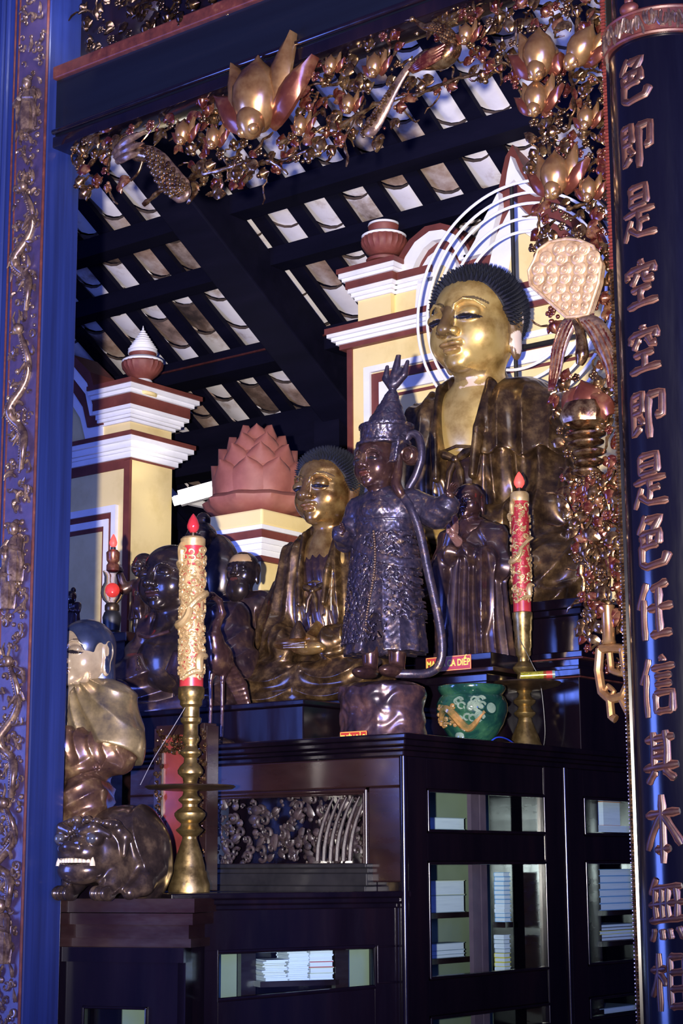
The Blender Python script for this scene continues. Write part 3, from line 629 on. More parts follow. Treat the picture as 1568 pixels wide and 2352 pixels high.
# ---------------------------------------------------------------- pierced gilded screen under the beam and down the right post
FY = YF+.09
rf = random.Random(21)
def fp(px, py, dy=0.0): return onY(px, py, FY+dy)
FS = lambda px, py: depth(onY(px, py, FY))/FPX
FR = empty('gilded_screen', onY(1380, 1690, FY), 'pierced gilded screen of lotus, birds and branches under the lintel and down the right post', 'carving')
UF = empty('upper_gilded_carving', onY(300, 90, FY), 'dark gilded openwork carving above the lintel at the top left', 'carving')
EX, EZ = Vector((1, 0, 0)), Vector((0, 0, 1))
def frame_vec(a):      # direction in the screen plane at picture angle a (0 = right, 90 = up)
    return Vector((math.cos(a)*1.2, 0, math.sin(a)))
def blade(b, c, a, L, W, cup=.25, bend=.3, th=.12, curl=0.0):
    """thick curved leaf / petal lying roughly in the screen plane, bulging toward the hall"""
    d = frame_vec(a).normalized(); sdir = Vector((-d.z, 0, d.x)); o = Vector((0, -1, 0)); n, m_ = 4, 7
    vs = []
    for side in (0, 1):
        for j in range(m_+1):
            t = j/m_; w = W*(math.sin(PI*min(1, .12+.88*t))**.8 if t < .99 else .03)
            for i in range(n+1):
                q = i/n*2-1
                p = c + d*(L*t) + sdir*(w*.5*q + curl*L*t*t) + o*(bend*L*math.sin(PI*t*.9)*.5 - cup*W*q*q*.5 + (0 if side == 0 else -th*W))
                vs.append(p)
    K = (n+1)*(m_+1); fs = []
    for j in range(m_):
        for i in range(n):
            k = j*(n+1)+i; fs += [(k, k+1, k+n+2, k+n+1), (K+k, K+k+n+1, K+k+n+2, K+k+1)]
        for i in (0, n):
            k = j*(n+1)+i; fs.append((k, k+n+1, K+k+n+1, K+k))
    for i in range(n): fs.append((i, K+i, K+i+1, i+1)); k = m_*(n+1)+i; fs.append((k, k+1, K+k+1, K+k))
    b.add(vs, fs, True)
def bud(b, c, a, r):
    d = frame_vec(a).normalized()
    b.lathe([(r*.25, -r*.9), (r*.75, -r*.55), (r, 0), (r*.8, r*.6), (r*.35, r*1.1), (r*.05, r*1.45)], 12, c, axis=d)
    for s in (-1, 1): blade(b, c-d*r*.9, a+s*.75, r*1.9, r*1.0, bend=.35)
    b.ell(c-d*r*1.1, (r*.5, r*.5, r*.45), 8, 6)
def blossom(b, c, r):
    for k in range(5):
        a = k*2*PI/5+rf.random(); b.ell(c+Vector((math.cos(a), -.15, math.sin(a)))*r*.62, (r*.45, r*.26, r*.45), 8, 6)
    b.ell(c+Vector((0, -.3*r, 0)), (r*.3, r*.3, r*.3), 8, 6)
def spool(b, c, a, r):
    d = frame_vec(a).normalized(); b.lathe([(r*.8, -r), (r*.95, -r*.6), (r*.6, 0), (r*.95, r*.6), (r*.8, r)], 10, c, axis=d)
lower = [(178, 450), (250, 440), (330, 410), (420, 455), (490, 455), (545, 435), (640, 405), (700, 375), (760, 355), (830, 318), (880, 318), (950, 250), (1020, 215), (1090, 195), (1150, 165), (1186, 205), (1205, 260), (1232, 300), (1222, 380), (1236, 470), (1228, 560), (1240, 640), (1278, 740), (1265, 880), (1288, 980), (1310, 1070), (1300, 1150), (1326, 1260), (1345, 1400), (1352, 1480), (1376, 1590)]
right = [(1440, 1590), (1428, 1176), (1404, 640), (1390, 60), (1386, -90)]
upper = [(1300, -90), (1090, -30), (840, 100), (600, 185), (400, 260), (178, 320)]
polyF = lower+right+upper
polyU = [(196, 130), (196, -60), (760, -60), (600, 2), (400, 68)]
def inside(p, poly):
    x, y = p; c = False; j = len(poly)-1
    for i in range(len(poly)):
        xi, yi = poly[i]; xj, yj_ = poly[j]
        if (yi > y) != (yj_ > y) and x < (xj-xi)*(y-yi)/(yj_-yi)+xi: c = not c
        j = i
    return c
heroes = [(600, 240, 118), (350, 380, 100), (970, 120, 70), (870, 240, 45), (1240, 130, 72), (1325, 115, 60), (1232, 225, 54), (1275, 410, 66), (1300, 640, 88), (1330, 800, 80), (1345, 925, 70), (1350, 1040, 50), (1400, 1470, 60), (1410, 1590, 60)]
def scatter(poly, x0, x1, y0, y1, md, n, gap=.8):
    pts = []
    for _ in range(n):
        p = (rf.uniform(x0, x1), rf.uniform(y0, y1))
        if not inside(p, poly): continue
        if any((p[0]-h[0])**2+(p[1]-h[1])**2 < (h[2]*gap)**2 for h in heroes): continue
        if any((p[0]-q[0])**2+(p[1]-q[1])**2 < md*md for q in pts): continue
        pts.append(p)
    return pts
GM = [M['gold'], M['goldred']]
class Kind:
    def __init__(s, name, par, cap): s.n = 0; s.name = name; s.par = par; s.cap = cap; s.rest = MB(); s.ml = [M['gold'], M['goldred'], M['gold_dim']]
    def __call__(s, fn, mat):
        if s.n < s.cap: b = MB(); fn(b); b.build(s.name, mat, s.par); s.n += 1
        else: s.rest.cur = s.ml.index(mat); fn(s.rest)
    def done(s):
        if s.rest.v: o = s.rest.build(s.name, s.ml, s.par); o['kind'] = 'stuff'
def fill(par, poly, box_, md, n, mats=None, qb=.36, qf=.60):
    K = {k: Kind(k, par, 95) for k in ('branch', 'leaf', 'bud', 'blossom')}
    pts = scatter(poly, *box_, md, n); mg, mr = mats or (M['gold'], M['goldred'])
    for (px, py) in pts:
        s = FS(px, py); c = fp(px, py, rf.uniform(-.05, .05)); a = rf.uniform(0, 6.28)
        for _ in range(rf.choice((0, 1, 1))):      # twigs: crooked, knotty, gilded
            q = [c]; aa = rf.uniform(0, 6.28); L = rf.uniform(16, 44)*s
            for i in range(5): aa += rf.uniform(-.7, .7); q.append(q[-1]+Vector((math.cos(aa)*L*.33, rf.uniform(-.010, .010), math.sin(aa)*L*.33)))
            r0 = rf.uniform(2.2, 4.2)*s
            K['branch'](lambda b: b.tube(q, [r0*1.15, r0*.8, r0*1.1, r0*.75, r0*.9, r0*.5], 7), mg)
        q = rf.random(); mt = mr if rf.random() < .42 else mg
        if q < qb: r = rf.uniform(9, 16)*s; K['bud'](lambda b: bud(b, c+Vector((0, -.015, 0)), rf.choice((a, 1.57+rf.uniform(-.5, .5))), r), mt)
        elif q < qf: r = rf.uniform(9, 14)*s; K['blossom'](lambda b: (blossom(b, c+Vector((0, -.015, 0)), r), b.ell(c+Vector((r*1.2, -.01, -r)), (r*.4, r*.35, r*.4), 8, 6)), mt)
        else:
            for k in range(rf.choice((1, 2, 2, 3))):
                L = rf.uniform(20, 40)*s; K['leaf'](lambda b: blade(b, c+Vector((0, -.01, 0)), a+k*.9, L, L*rf.uniform(.5, .8), curl=rf.uniform(-.3, .3)), mt)
    for k in K.values(): k.done()
fill(FR, polyF, (178, 1445, -90, 1600), 22, 26000)
lowp = [(1296, 1090), (1306, 1180), (1330, 1280), (1345, 1400), (1352, 1470), (1436, 1470), (1424, 1176), (1420, 1090)]
heroes.append((1398, 1440, 40)); fill(FR, lowp, (1290, 1445, 1090, 1470), 18, 6000, None, .12, .24)
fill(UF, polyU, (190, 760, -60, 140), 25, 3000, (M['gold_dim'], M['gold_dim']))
bb = MB(); q0, q1 = onY(150, 40, FY+.07), onY(820, 40, FY+.07); bb.box((q0.x, FY+.07, zt0+.035), (q1.x, FY+.09, zt0+.9)); bb.build('shade_backing', M['wood'], UF)  # dark sheet added behind the openwork so its gaps read as shade
# long winding branches that carry the ornament
for path in ([(190, 400), (230, 350), (300, 300), (345, 262)], [(330, 470), (380, 430), (470, 400), (560, 375), (640, 372), (700, 350), (790, 330)], [(640, 330), (700, 300), (730, 210)], [(780, 290), (860, 240), (960, 215), (1050, 180), (1140, 165)],
             [(560, 420), (585, 380), (625, 372), (660, 400)], [(1240, 300), (1262, 330), (1264, 420), (1240, 470), (1236, 540), (1270, 570)], [(1330, 40), (1310, 170), (1320, 250), (1300, 300), (1268, 300)], [(1380, 180), (1350, 200), (1352, 260)], [(1300, 480), (1350, 470), (1380, 520)],
             [(1320, 1180), (1350, 1230), (1390, 1260), (1400, 1330)], [(1390, 1120), (1400, 1180), (1436, 1230)], [(1335, 1300), (1345, 1390), (1380, 1440)]):
    b = MB(); q = [fp(x, y, -.02+.015*math.sin(i*2.1)) for i, (x, y) in enumerate(path)]
    pts = []
    for i in range(len(q)-1):
        for t in range(6): pts.append(q[i].lerp(q[i+1], t/6)+Vector((rf.uniform(-1, 1)*.004, 0, rf.uniform(-1, 1)*.004)))
    pts.append(q[-1]); s = FS(*path[0])
    b.tube(pts, [s*(5.5+1.8*math.sin(i*2.3))*(1-.4*i/len(pts)) for i in range(len(pts))], 8); b.build('winding_branch', M['gold'], FR)
# lotus blooms
def lotus(px, py, size, wings=(1, 1), lean=0.0):
    s = FS(px, py)*size; c = fp(px, py, -.085); a0 = PI/2+lean
    LT = bpy.data.objects.new('lotus_bloom', None)
    up = frame_vec(a0).normalized()
    b = MB(); b.lathe([(s*.14, -s*.16), (s*.30, s*.0), (s*.40, s*.28), (s*.39, s*.50), (s*.27, s*.74), (s*.09, s*.92), (s*.01, s*1.04)], 22, c, axis=up)
    root = b.build('lotus_bloom', M['gold_smooth'], FR)
    for sg, k in ((-1, wings[0]), (1, wings[1])):
        if not k: continue
        for (da, L, W, mt) in ((.52, 1.2, .46, M['gold_smooth']), (1.0, 1.05, .50, M['redgold_smooth'])):
            b = MB(); blade(b, c+Vector((sg*s*.1, .012, -s*.05)), a0-sg*da, s*L*k, s*W, bend=.3, cup=.5, curl=sg*.22); b.build('petal', mt, root)
    b = MB(); b.lathe([(s*.04, -s*.36), (s*.13, -s*.31), (s*.21, -s*.16), (s*.22, s*.0), (s*.14, s*.14)], 18, c+Vector((0, -s*.16, 0)), axis=up); b.ell(c+Vector((-s*.10, -s*.24, -s*.26)), (s*.085,)*3, 10, 7); b.ell(c+Vector((s*.11, -s*.24, -s*.25)), (s*.09,)*3, 10, 7); b.build('calyx', M['gold_smooth'], root)
lotus(592, 275, 150, (1, 1.15)); lotus(1240, 158, 98, (1, .5)); lotus(1322, 138, 84, (.4, 1), -.5); lotus(1232, 248, 70); lotus(1276, 432, 88)
lotus(860, 165, 46); lotus(690, 300, 40); lotus(800, 250, 38); lotus(1346, 285, 46); lotus(1352, 450, 48); lotus(420, 320, 46); lotus(490, 330, 44); lotus(760, 160, 36); lotus(1070, 90, 40)
# birds
def bird_tube(path, rad, mat, nm, par, dy=-.07, flat=1.0, n=12):
    q = [fp(x, y, dy) for x, y in path]; pts = []; rr = []
    for i in range(len(q)-1):
        for t in range(5):
            u = t/5; p0 = q[max(i-1, 0)]; p1 = q[i]; p2 = q[i+1]; p3 = q[min(i+2, len(q)-1)]
            pts.append(.5*((2*p1)+(p2-p0)*u+(2*p0-5*p1+4*p2-p3)*u*u+(3*p1-p0-3*p2+p3)*u**3)); rr.append(rad[i]+(rad[i+1]-rad[i])*u)
    pts.append(q[-1]); rr.append(rad[-1]); s = FS(*path[0])
    b = MB(); b.tube(pts, [r*s for r in rr], n, flat=flat); return b.build(nm, mat, par), pts, [r*s for r in rr]
def scales(pts, rr, mat, par, k0, nm='scale_feathers', step=1, r=.42):
    b = MB()
    for i in range(k0, len(pts)-1, step):
        for u in (-.75, -.3, .15, .6):
            u2 = u+(.2 if i % 2 else 0); b.ell(pts[i]+Vector((u2*rr[i]*.9, -rr[i]*math.sqrt(max(0, 1-u2*u2))*.95, u2*rr[i]*.45)), (rr[i]*r*.6, rr[i]*.22, rr[i]*r*.6), 7, 5)
    o = b.build(nm, mat, par); o['kind'] = 'stuff'
PK, pts, rr = bird_tube([(262, 350), (285, 338), (320, 350), (352, 360)], [6, 16, 22, 14], M['gold'], 'peacock', FR)
o, pts, rr = bird_tube([(300, 352), (335, 345), (365, 372), (392, 412), (420, 440), (436, 442)], [6, 12, 24, 30, 28, 8], M['carve'], 'tail', PK, flat=.5); scales(pts, rr, M['gold'], PK, 6)
b = MB(); s = FS(320, 340)
for k in range(3): blade(b, fp(255+k*4, 352+k*9, -.10), .25-k*.12, (112-16*k)*s, 24*s, bend=.3, cup=.6)
b.build('wing', M['carve'], PK)
b = MB(); h = fp(250, 352, -.08); b.ell(h, (9*s, 8*s, 8*s), 10, 7); b.tube([h+Vector((-6*s, 0, -2*s)), h+Vector((-20*s, 0, -10*s))], [4*s, .5*s], 6); b.build('head', M['gold'], PK)
bird_tube([(330, 360), (318, 395), (300, 415)], [4, 3, 3], M['gold'], 'leg', PK)
PH, pts, rr = bird_tube([(952, 46), (975, 62), (1000, 62), (1026, 80), (1036, 110), (1016, 132), (980, 138), (945, 152)], [4, 8, 12, 17, 24, 27, 24, 10], M['gold'], 'phoenix', FR)
scales(pts, rr, M['gold'], PH, 8, r=.34)
b = MB(); s = FS(980, 110)
for k in range(4): blade(b, fp(1020-k*3, 100+k*9, -.12), 3.55-k*.04, (105-8*k)*s, 20*s, bend=.2, cup=.5)
b.build('wing', M['goldred'], PH)
o, pts, rr = bird_tube([(950, 140), (930, 165), (905, 205), (880, 250), (852, 295), (838, 300)], [9, 10, 13, 19, 22, 8], M['carve'], 'tail', PH, dy=-.08, flat=.5); scales(pts, rr, M['gold'], PH, 10)
b = MB(); h = fp(946, 44, -.08); b.ell(h, (8*s, 7*s, 7*s), 10, 7); b.tube([h, h+Vector((-20*s, 0, 3*s))], [4*s, .6*s], 6); b.build('head', M['gold'], PH)
# diving peacock on the right: fan tail up, wings spread down
s = FS(1300, 640); FT = MB(); c = onY(1322, 728, FY-.06)
outl = [(1300, 728), (1262, 694), (1218, 655), (1214, 622), (1226, 600), (1236, 574), (1262, 556), (1300, 549), (1330, 552), (1362, 566), (1380, 606), (1374, 650), (1350, 722), (1328, 726)]
b = MB(); b.prism([onY(x, y, FY-.075) for x, y in outl], (0, .03, 0)); FAN = b.build('fan_tail_peacock', M['lit_gold'], FR, bevel=.004)
b = MB(); q = [onY(x, y, FY-.078) for x, y in outl]; b.tube(q+[q[0]], 4.2*s, 8)
for row, (y0, n, xa, xb, r) in enumerate(((572, 3, 1282, 1340, 17), (592, 4, 1252, 1362, 18), (616, 5, 1234, 1362, 17), (640, 5, 1236, 1358, 16), (662, 4, 1256, 1350, 14), (682, 4, 1274, 1346, 12), (702, 3, 1296, 1342, 10), (716, 2, 1312, 1338, 8))):
    for i in range(n):
        x = xa+(xb-xa)*i/(n-1); c1 = onY(x, y0+rf.uniform(-2, 2), FY-.082)
        b.ell(c1, (r*s*1.0, r*s*.22, r*s*1.02), 14, 8); b.tube([c1+Vector((r*s*.5*math.cos(t), -r*s*.2, r*s*.5*math.sin(t)-r*s*.15)) for t in [k*2*PI/14 for k in range(15)]], r*s*.10, 6); b.ell(c1+Vector((0, -r*s*.16, -r*s*.15)), (r*s*.26, r*s*.12, r*s*.26), 8, 6)
b.build('eye_feathers', M['lit_gold'], FAN)
for (path, rad, nm) in (([(1322, 724), (1302, 752), (1284, 800), (1276, 850), (1266, 898)], [12, 22, 19, 16, 5], 'wing'), ([(1330, 726), (1366, 752), (1392, 800), (1408, 850), (1404, 890)], [12, 24, 26, 20, 6], 'wing')):
    o, pts, rr = bird_tube(path, rad, M['carve'], nm, FAN, dy=-.06, flat=.5)
    b = MB()
    for i in range(3, len(pts)-1):
        for k in (-.7, -.2, .3, .75): b.tube([pts[i]+Vector((k*rr[i]*1.0, -rr[i]*.5*math.sqrt(1-k*k)-.001, 0)), pts[min(i+2, len(pts)-1)]+Vector((k*rr[i]*.9, -rr[i]*.42*math.sqrt(1-k*k), 0))], [2.6*s, 1.4*s], 5)
    g = b.build('barbs', M['goldred'], o); g['kind'] = 'stuff'
bird_tube([(1322, 735), (1334, 775), (1336, 815), (1330, 838)], [9, 12, 16, 8], M['gold'], 'body', FAN, dy=-.065)
# drooping lotus leaf with rolled edge, seed pods, stacked petals
b = MB(); s = FS(1340, 920)
for (x, y, a, L, W, bd) in ((1292, 950, 1.0, 78, 60, .22), (1340, 955, 1.6, 84, 96, .30), (1392, 955, 2.1, 76, 62, .22)): blade(b, fp(x, y, -.08), a, L*s, W*s, bend=bd, cup=.5)
b.build('rolled_leaf', M['redgold_smooth'], FR)
b = MB(); b.lathe([(30*s, 0), (52*s, 10*s), (58*s, 34*s), (46*s, 58*s), (30*s, 62*s)], 20, fp(1345, 985, -.06), flute=9, fa=.07); b.build('seed_pod', M['gold'], FR)
b = MB()
for (y, r, tilt) in ((1000, 56, .1), (1018, 50, -.1), (1040, 48, .12), (1062, 42, 0), (1084, 40, .1)):
    b.ell(fp(1348+rf.uniform(-5, 5), y, -.04), (r*s*.9, r*s*.7, 11*s), 18, 7)
b.build('stacked_petals', M['gold'], FR)
b = MB()
for (x, y, a, L, W) in ((1304, 1175, 2.0, 46, 24), (1376, 1240, 2.3, 52, 26), (1376, 1476, 2.4, 36, 22)): blade(b, fp(x, y, -.06), a, L*FS(x, y), W*FS(x, y), curl=.2, bend=.4)
b.build('large_leaves', M['gold'], FR)
# foot of the screen: bamboo stub, scrolls, little feet
b = MB(); s = FS(1395, 1450); b.lathe([(14*s, 0), (17*s, 4*s), (15*s, 10*s), (15*s, 80*s), (17*s, 88*s), (10*s, 92*s)], 18, fp(1398, 1480, -.05)); b.build('bamboo_stub', M['gold_smooth'], FR)
for path, r in (([(1378, 1490), (1374, 1540), (1382, 1590), (1400, 1606), (1430, 1600), (1444, 1570), (1436, 1530), (1430, 1490), (1400, 1488), (1378, 1492)], 11), ([(1400, 1500), (1404, 1540), (1428, 1548), (1442, 1520)], 8), ([(1385, 1592), (1396, 1575), (1410, 1588), (1400, 1604), (1392, 1592)], 6), ([(1400, 1606), (1404, 1646), (1414, 1652)], 10), ([(1426, 1604), (1444, 1640), (1450, 1668), (1456, 1676)], 9), ([(1430, 1600), (1446, 1622), (1456, 1610)], 8), ([(1440, 1480), (1444, 1540), (1450, 1600), (1456, 1660), (1462, 1700)], 7)):
    b = MB(); q = [fp(x, y, -.05) for x, y in path]; pts = []
    for i in range(len(q)-1):
        for t in range(4): pts.append(q[i].lerp(q[i+1], t/4))
    pts.append(q[-1]); b.tube(pts, r*FS(*path[0]), 8); b.build('scroll', M['gold_smooth'], FR)
# ---------------------------------------------------------------- altar cabinets, tiers, books
def glass_mat():
    mt = bpy.data.materials.new('cabinet_glass'); mt.use_nodes = True; nt = mt.node_tree; nt.nodes.clear()
    o = N(nt, 'ShaderNodeOutputMaterial'); t = N(nt, 'ShaderNodeBsdfTransparent'); g = N(nt, 'ShaderNodeBsdfGlossy'); lw = N(nt, 'ShaderNodeLayerWeight'); mx = N(nt, 'ShaderNodeMixShader')
    pw = N(nt, 'ShaderNodeMath', operation='POWER'); pw.inputs[1].default_value = 5; ma = N(nt, 'ShaderNodeMath', operation='MULTIPLY_ADD'); ma.inputs[1].default_value = .9; ma.inputs[2].default_value = .035
    t.inputs[0].default_value = (.86, .93, .95, 1); g.inputs['Roughness'].default_value = .05; lw.inputs['Blend'].default_value = .5
    nt.links.new(lw.outputs['Facing'], pw.inputs[0]); nt.links.new(pw.outputs[0], ma.inputs[0]); nt.links.new(ma.outputs[0], mx.inputs[0])
    nt.links.new(t.outputs[0], mx.inputs[1]); nt.links.new(g.outputs[0], mx.inputs[2]); nt.links.new(mx.outputs[0], o.inputs[0]); return mt
M['glass'] = glass_mat()
M['lining'] = simple('pale_green_lining', [(.3, (0.16, 0.18, 0.12)), (.7, (0.21, 0.23, 0.155))], 3, .8)
M['purple'] = simple('faded_purple_post', [(.3, (0.072, 0.042, 0.066)), (.7, (0.12, 0.072, 0.096))], 8, .5)
M['carved_dark'] = simple('carved_dark_wood', [(.3, (0.0098, 0.007, 0.0098)), (.55, (0.028, 0.0182, 0.0196)), (.8, (0.06, 0.04, 0.042))], 26, .46, coat=.3, bmp=.4)
class Face:
    """vertical face: origin o, unit direction a along it, outward normal n"""
    def __init__(s, p0, p1, n_hint):
        s.o = Vector((p0[0], p0[1], 0)); s.a = (Vector((p1[0], p1[1], 0))-s.o).normalized(); s.n = Vector((s.a.y, -s.a.x, 0))
        if s.n.dot(Vector(n_hint)) < 0: s.n = -s.n
    def hit(s, px, py): r = ray(px, py); p = CAM + r*((s.o-CAM).dot(s.n)/r.dot(s.n)); return (p-s.o).dot(s.a), p.z
    def pt(s, u, z, out=0.0): return s.o + s.a*u + s.n*out + Vector((0, 0, z))
    def bar(s, b, u0, u1, z0, z1, out, inn=-.03, taper=0.0):
        b.hexa([s.pt(u0, z0, inn), s.pt(u1, z0, inn), s.pt(u1, z1, inn), s.pt(u0, z1, inn)], [s.pt(u0+taper, z0+taper, out), s.pt(u1-taper, z0+taper, out), s.pt(u1-taper, z1-taper, out), s.pt(u0+taper, z1-taper, out)])
    def quad(s, b, c4, out, inn):   # c4: four (u, z)
        b.hexa([s.pt(u, z, inn) for u, z in c4], [s.pt(u, z, out) for u, z in c4])
def frame_rim(F, u0, u1, z0, z1, out, wd, mat, par, nm='window_bead'):
    b = MB()
    for (a, c, d, e) in ((u0, u1, z1-wd, z1), (u0, u1, z0, z0+wd), (u0, u0+wd, z0, z1), (u1-wd, u1, z0, z1)): F.bar(b, a, c, d, e, out*.5, -.02)
    k = wd*.5; b.tube([F.pt(u, z, out*.6) for u, z in ((u0+k, z0+k), (u0+k, z1-k))], k, 10); b.tube([F.pt(u, z, out*.6) for u, z in ((u1-k, z0+k), (u1-k, z1-k))], k, 10)
    b.tube([F.pt(u, z, out*.6) for u, z in ((u0+k, z0+k), (u1-k, z0+k))], k, 10); b.tube([F.pt(u, z, out*.6) for u, z in ((u0+k, z1-k), (u1-k, z1-k))], k, 10)
    return b.build(nm, mat, par)
zt = P(925, 1684, 6.78).z                                 # cabinet top
yend = 8.15
CAB = empty('altar_cabinet', (CXX-.5, CYY+.6, 0), 'large dark lacquer altar cabinet with glazed side doors and a carved front panel', 'cabinet')
FS1 = Face((CXX, CYY), (CXX, yend), (1, 0, 0))            # side face toward the camera's right
FF = Face((CXX, CYY), (CXX-3, CYY), (0, -1, 0))           # front face, u runs to the left
uL = FF.hit(300, 1800)[0]
def zs(py): return FS1.hit(975, py)[1]
# top board with stepped moulding
b = MB()
for (z0, z1, oh) in ((zt-.022, zt, .045), (zt-.045, zt-.022, .034), (zt-.062, zt-.045, .022), (zt-.085, zt-.062, .010)):
    b.box((CXX-uL, CYY-oh, z0), (CXX+oh, yend, z1))
b.build('top_moulding', M['wood'], CAB, bevel=.006)
zr = zt-.085
# side face: posts and rails round three glazed openings, twice
up = [FS1.hit(px, 1900)[0] for px in (930, 976, 1247, 1287, 1300, 1336, 1470)]
rows = [(zs(1912), zs(1812)), (zs(2252), zs(1979)), (.95, zs(2336))]
b = MB(); 
def stiles(b, ua, ub, uc, ud):
    FS1.bar(b, ua, ub, .3, zr, .012); FS1.bar(b, uc, ud, .3, zr, .012)
    zz_ = [zr]+[v for r_ in rows for v in (r_[1], r_[0])]+[.3]
    for i in range(0, len(zz_), 2): FS1.bar(b, ub, uc, zz_[i+1], zz_[i], .008)
D1 = MB(); stiles(D1, 0, up[1], up[2], up[3]); D1 = D1.build('door', M['wood'], CAB, bevel=.006)
D2 = MB(); stiles(D2, up[4], up[5], up[6], yend-CYY); D2 = D2.build('door', M['wood'], CAB, bevel=.006)
u = (up[3]+up[4])/2; b = MB(); b.tube([FS1.pt(u, .3, .010), FS1.pt(u, zr, .010)], .014, 10); b.build('middle_bead', M['wood'], CAB); b = MB(); b.tube([FS1.pt(0, .3, .0), FS1.pt(0, zr, .0)], .016, 12); b.build('corner_bead', M['wood'], CAB)
for D, ua, ub in ((D1, up[1], up[2]), (D2, up[5], up[6])):
    for z0, z1 in rows:
        frame_rim(FS1, ua, ub, z0, z1, .020, .012, M['wood'], D)
        b = MB(); FS1.bar(b, ua, ub, z0, z1, -.004, -.007); b.build('pane', M['glass'], D)
# front face: frame, carved openwork, black skirt
z_a = FF.hit(700, 1826)[1]; z_b = FF.hit(700, 1990)[1]; z_c = FF.hit(700, 2046)[1]
u_r = FF.hit(848, 1900)[0]; u_l = FF.hit(466, 1900)[0]
b = MB(); FF.bar(b, 0, uL, z_a+.02, zr, .006, -.05); FF.bar(b, 0, u_r, z_b-.06, z_a+.02, .006, -.05); FF.bar(b, u_l, uL, z_b-.06, z_a+.02, .006, -.05)
b.build('front_frame', M['wood_red'], CAB, bevel=.006)
frame_rim(FF, u_r, u_l, z_b-.01, z_a+.02, .014, .018, M['wood_red'], CAB, 'panel_bead'); frame_rim(FF, u_r+.018, u_l-.018, z_b, z_a+.005, .004, .012, M['wood_red'], CAB, 'panel_bead')
b = MB(); FF.bar(b, u_r, u_l, z_b-.02, z_a+.03, -.16, -.19); b.build('recess_back', M['wood'], CAB)
rc = random.Random(5); b = MB()
for k in range(230):
    uu = rc.uniform(u_r+.03, u_l-.03); z = rc.uniform(z_b+.01, z_a); c = FF.pt(uu, z, -.03+rc.uniform(-.03, .02)); q = rc.random(); r = rc.uniform(.010, .026)
    if q < .45:
        pts = []; ph = rc.uniform(0, 6.3); sg = rc.choice((-1, 1))
        for i in range(14): t = i/13; pts.append(c+Vector((math.cos(ph+sg*6*t), -.3*t, math.sin(ph+sg*6*t)))*r*(1-.8*t))
        b.tube(pts, [r*.42*(1-.5*i/13) for i in range(14)], 6)
    elif q < .8: blade(b, c, rc.uniform(0, 6.3), r*2.6, r*1.6, curl=rc.uniform(-.4, .4))
    else: b.ell(c, (r*.7, r*.5, r*.7), 8, 6)
for k in range(6):                                   # long feathers of the crane in the panel
    uu = u_r+.035+k*.012; pts = [FF.pt(uu+.06+.02*k-.09*t*t, z_b+.02+(z_a-z_b-.02)*t, .0) for t in (0, .2, .4, .6, .8, .95)]; b.tube(pts, [.010, .010, .009, .008, .007, .003], 6)
o = b.build('carved_panel', M['carved_dark'], CAB); o['kind'] = 'stuff'
b = MB(); ul2 = FF.hit(470, 2000)[0]
for (ya, yb_, oh) in ((1984, 1994, .05), (1994, 2006, .035), (2006, 2034, .045), (2034, 2048, .055)):
    za_, zb__ = FF.hit(700, ya)[1], FF.hit(700, yb_)[1]; b.box((CXX-ul2, CYY-oh, zb__), (CXX-u_r+.02, CYY+.02, za_))
b.build('black_skirt', M['black'], CAB, bevel=.004)
# inside: pale lining, shelves and posts
def inner(px, py, X): return onX(px, py, X)
Xb = CXX-.42
b = MB(); y0, y1 = inner(985, 2100, Xb).y, inner(1128, 2100, Xb).y; b.box((Xb-.02, y0-.3, .6), (Xb, y1, zr-.05)); b.build('lining', M['lining'], CAB)
b = MB(); b.box((Xb-.06, CYY+.05, .6), (Xb-.03, 8.1, zr-.02)); b.box((Xb-.03, 8.08, .6), (CXX-.05, 8.1, zr-.02)); b.build('back_board', M['wood'], CAB)
b = MB(); FF.bar(b, 0, uL, .3, z_b-.055, -.02, -.045); b.build('lower_front', M['wood'], CAB)
b = MB(); X = CXX-.2
for (pa, pb) in ((1086, 1104), (1107, 1120)): b.box((X-.02, inner(pa, 2100, X).y, .6), (X, inner(pb, 2100, X).y, zr-.05))
b.build('inner_post', M['purple'], CAB)
b = MB(); X = CXX-.12
for (pa, pb) in ((1336, 1380),): b.box((X-.3, inner(pa, 2100, X).y, .6), (X, inner(pb, 2100, X).y, zr-.05))
b.build('inner_post', M['wood_red'], CAB)
M['book_cols'] = [simple('book_'+n, [(.3, c), (.7, tuple(min(1, v*1.15) for v in c))], 12, .6) for n, c in (('blue', (.20, .34, .52)), ('cream', (.44, .44, .32)), ('yellow', (.60, .50, .08)), ('orange', (.55, .18, .06)), ('grey', (.24, .28, .31)), ('brown', (.09, .05, .04)), ('white', (.58, .62, .70)), ('red', (.38, .06, .07)))]
BLUE, CREAM, YEL, ORA, GREY, BRO, WHI, REDB = M['book_cols']
def book(c, ax_u, ax_v, L, W, T, mat, label, group):
    """lying book: block of pages between two covers and a spine; c = centre of its bottom"""
    ax_u = Vector(ax_u); ax_v = Vector(ax_v); up = Vector((0, 0, 1)); r = empty('book', c, label, 'book', group); ct = min(.003, T*.14)
    def slab_(b, u0, u1, v0, v1, z0, z1):
        b.hexa([c+ax_u*u+ax_v*v+up*z0 for u, v in ((u0, v0), (u1, v0), (u1, v1), (u0, v1))], [c+ax_u*u+ax_v*v+up*z1 for u, v in ((u0, v0), (u1, v0), (u1, v1), (u0, v1))])
    b = MB(); slab_(b, -L/2+.003, L/2-.003, -W/2+.003, W/2-.002, ct, T-ct); b.build('pages', M['paper'], r)
    b = MB(); slab_(b, -L/2, L/2, -W/2, W/2, 0, ct); slab_(b, -L/2, L/2, -W/2, W/2, T-ct, T); slab_(b, -L/2, L/2, W/2-.002, W/2, 0, T); b.build('cover', mat, r)
    return r
rb = random.Random(11)
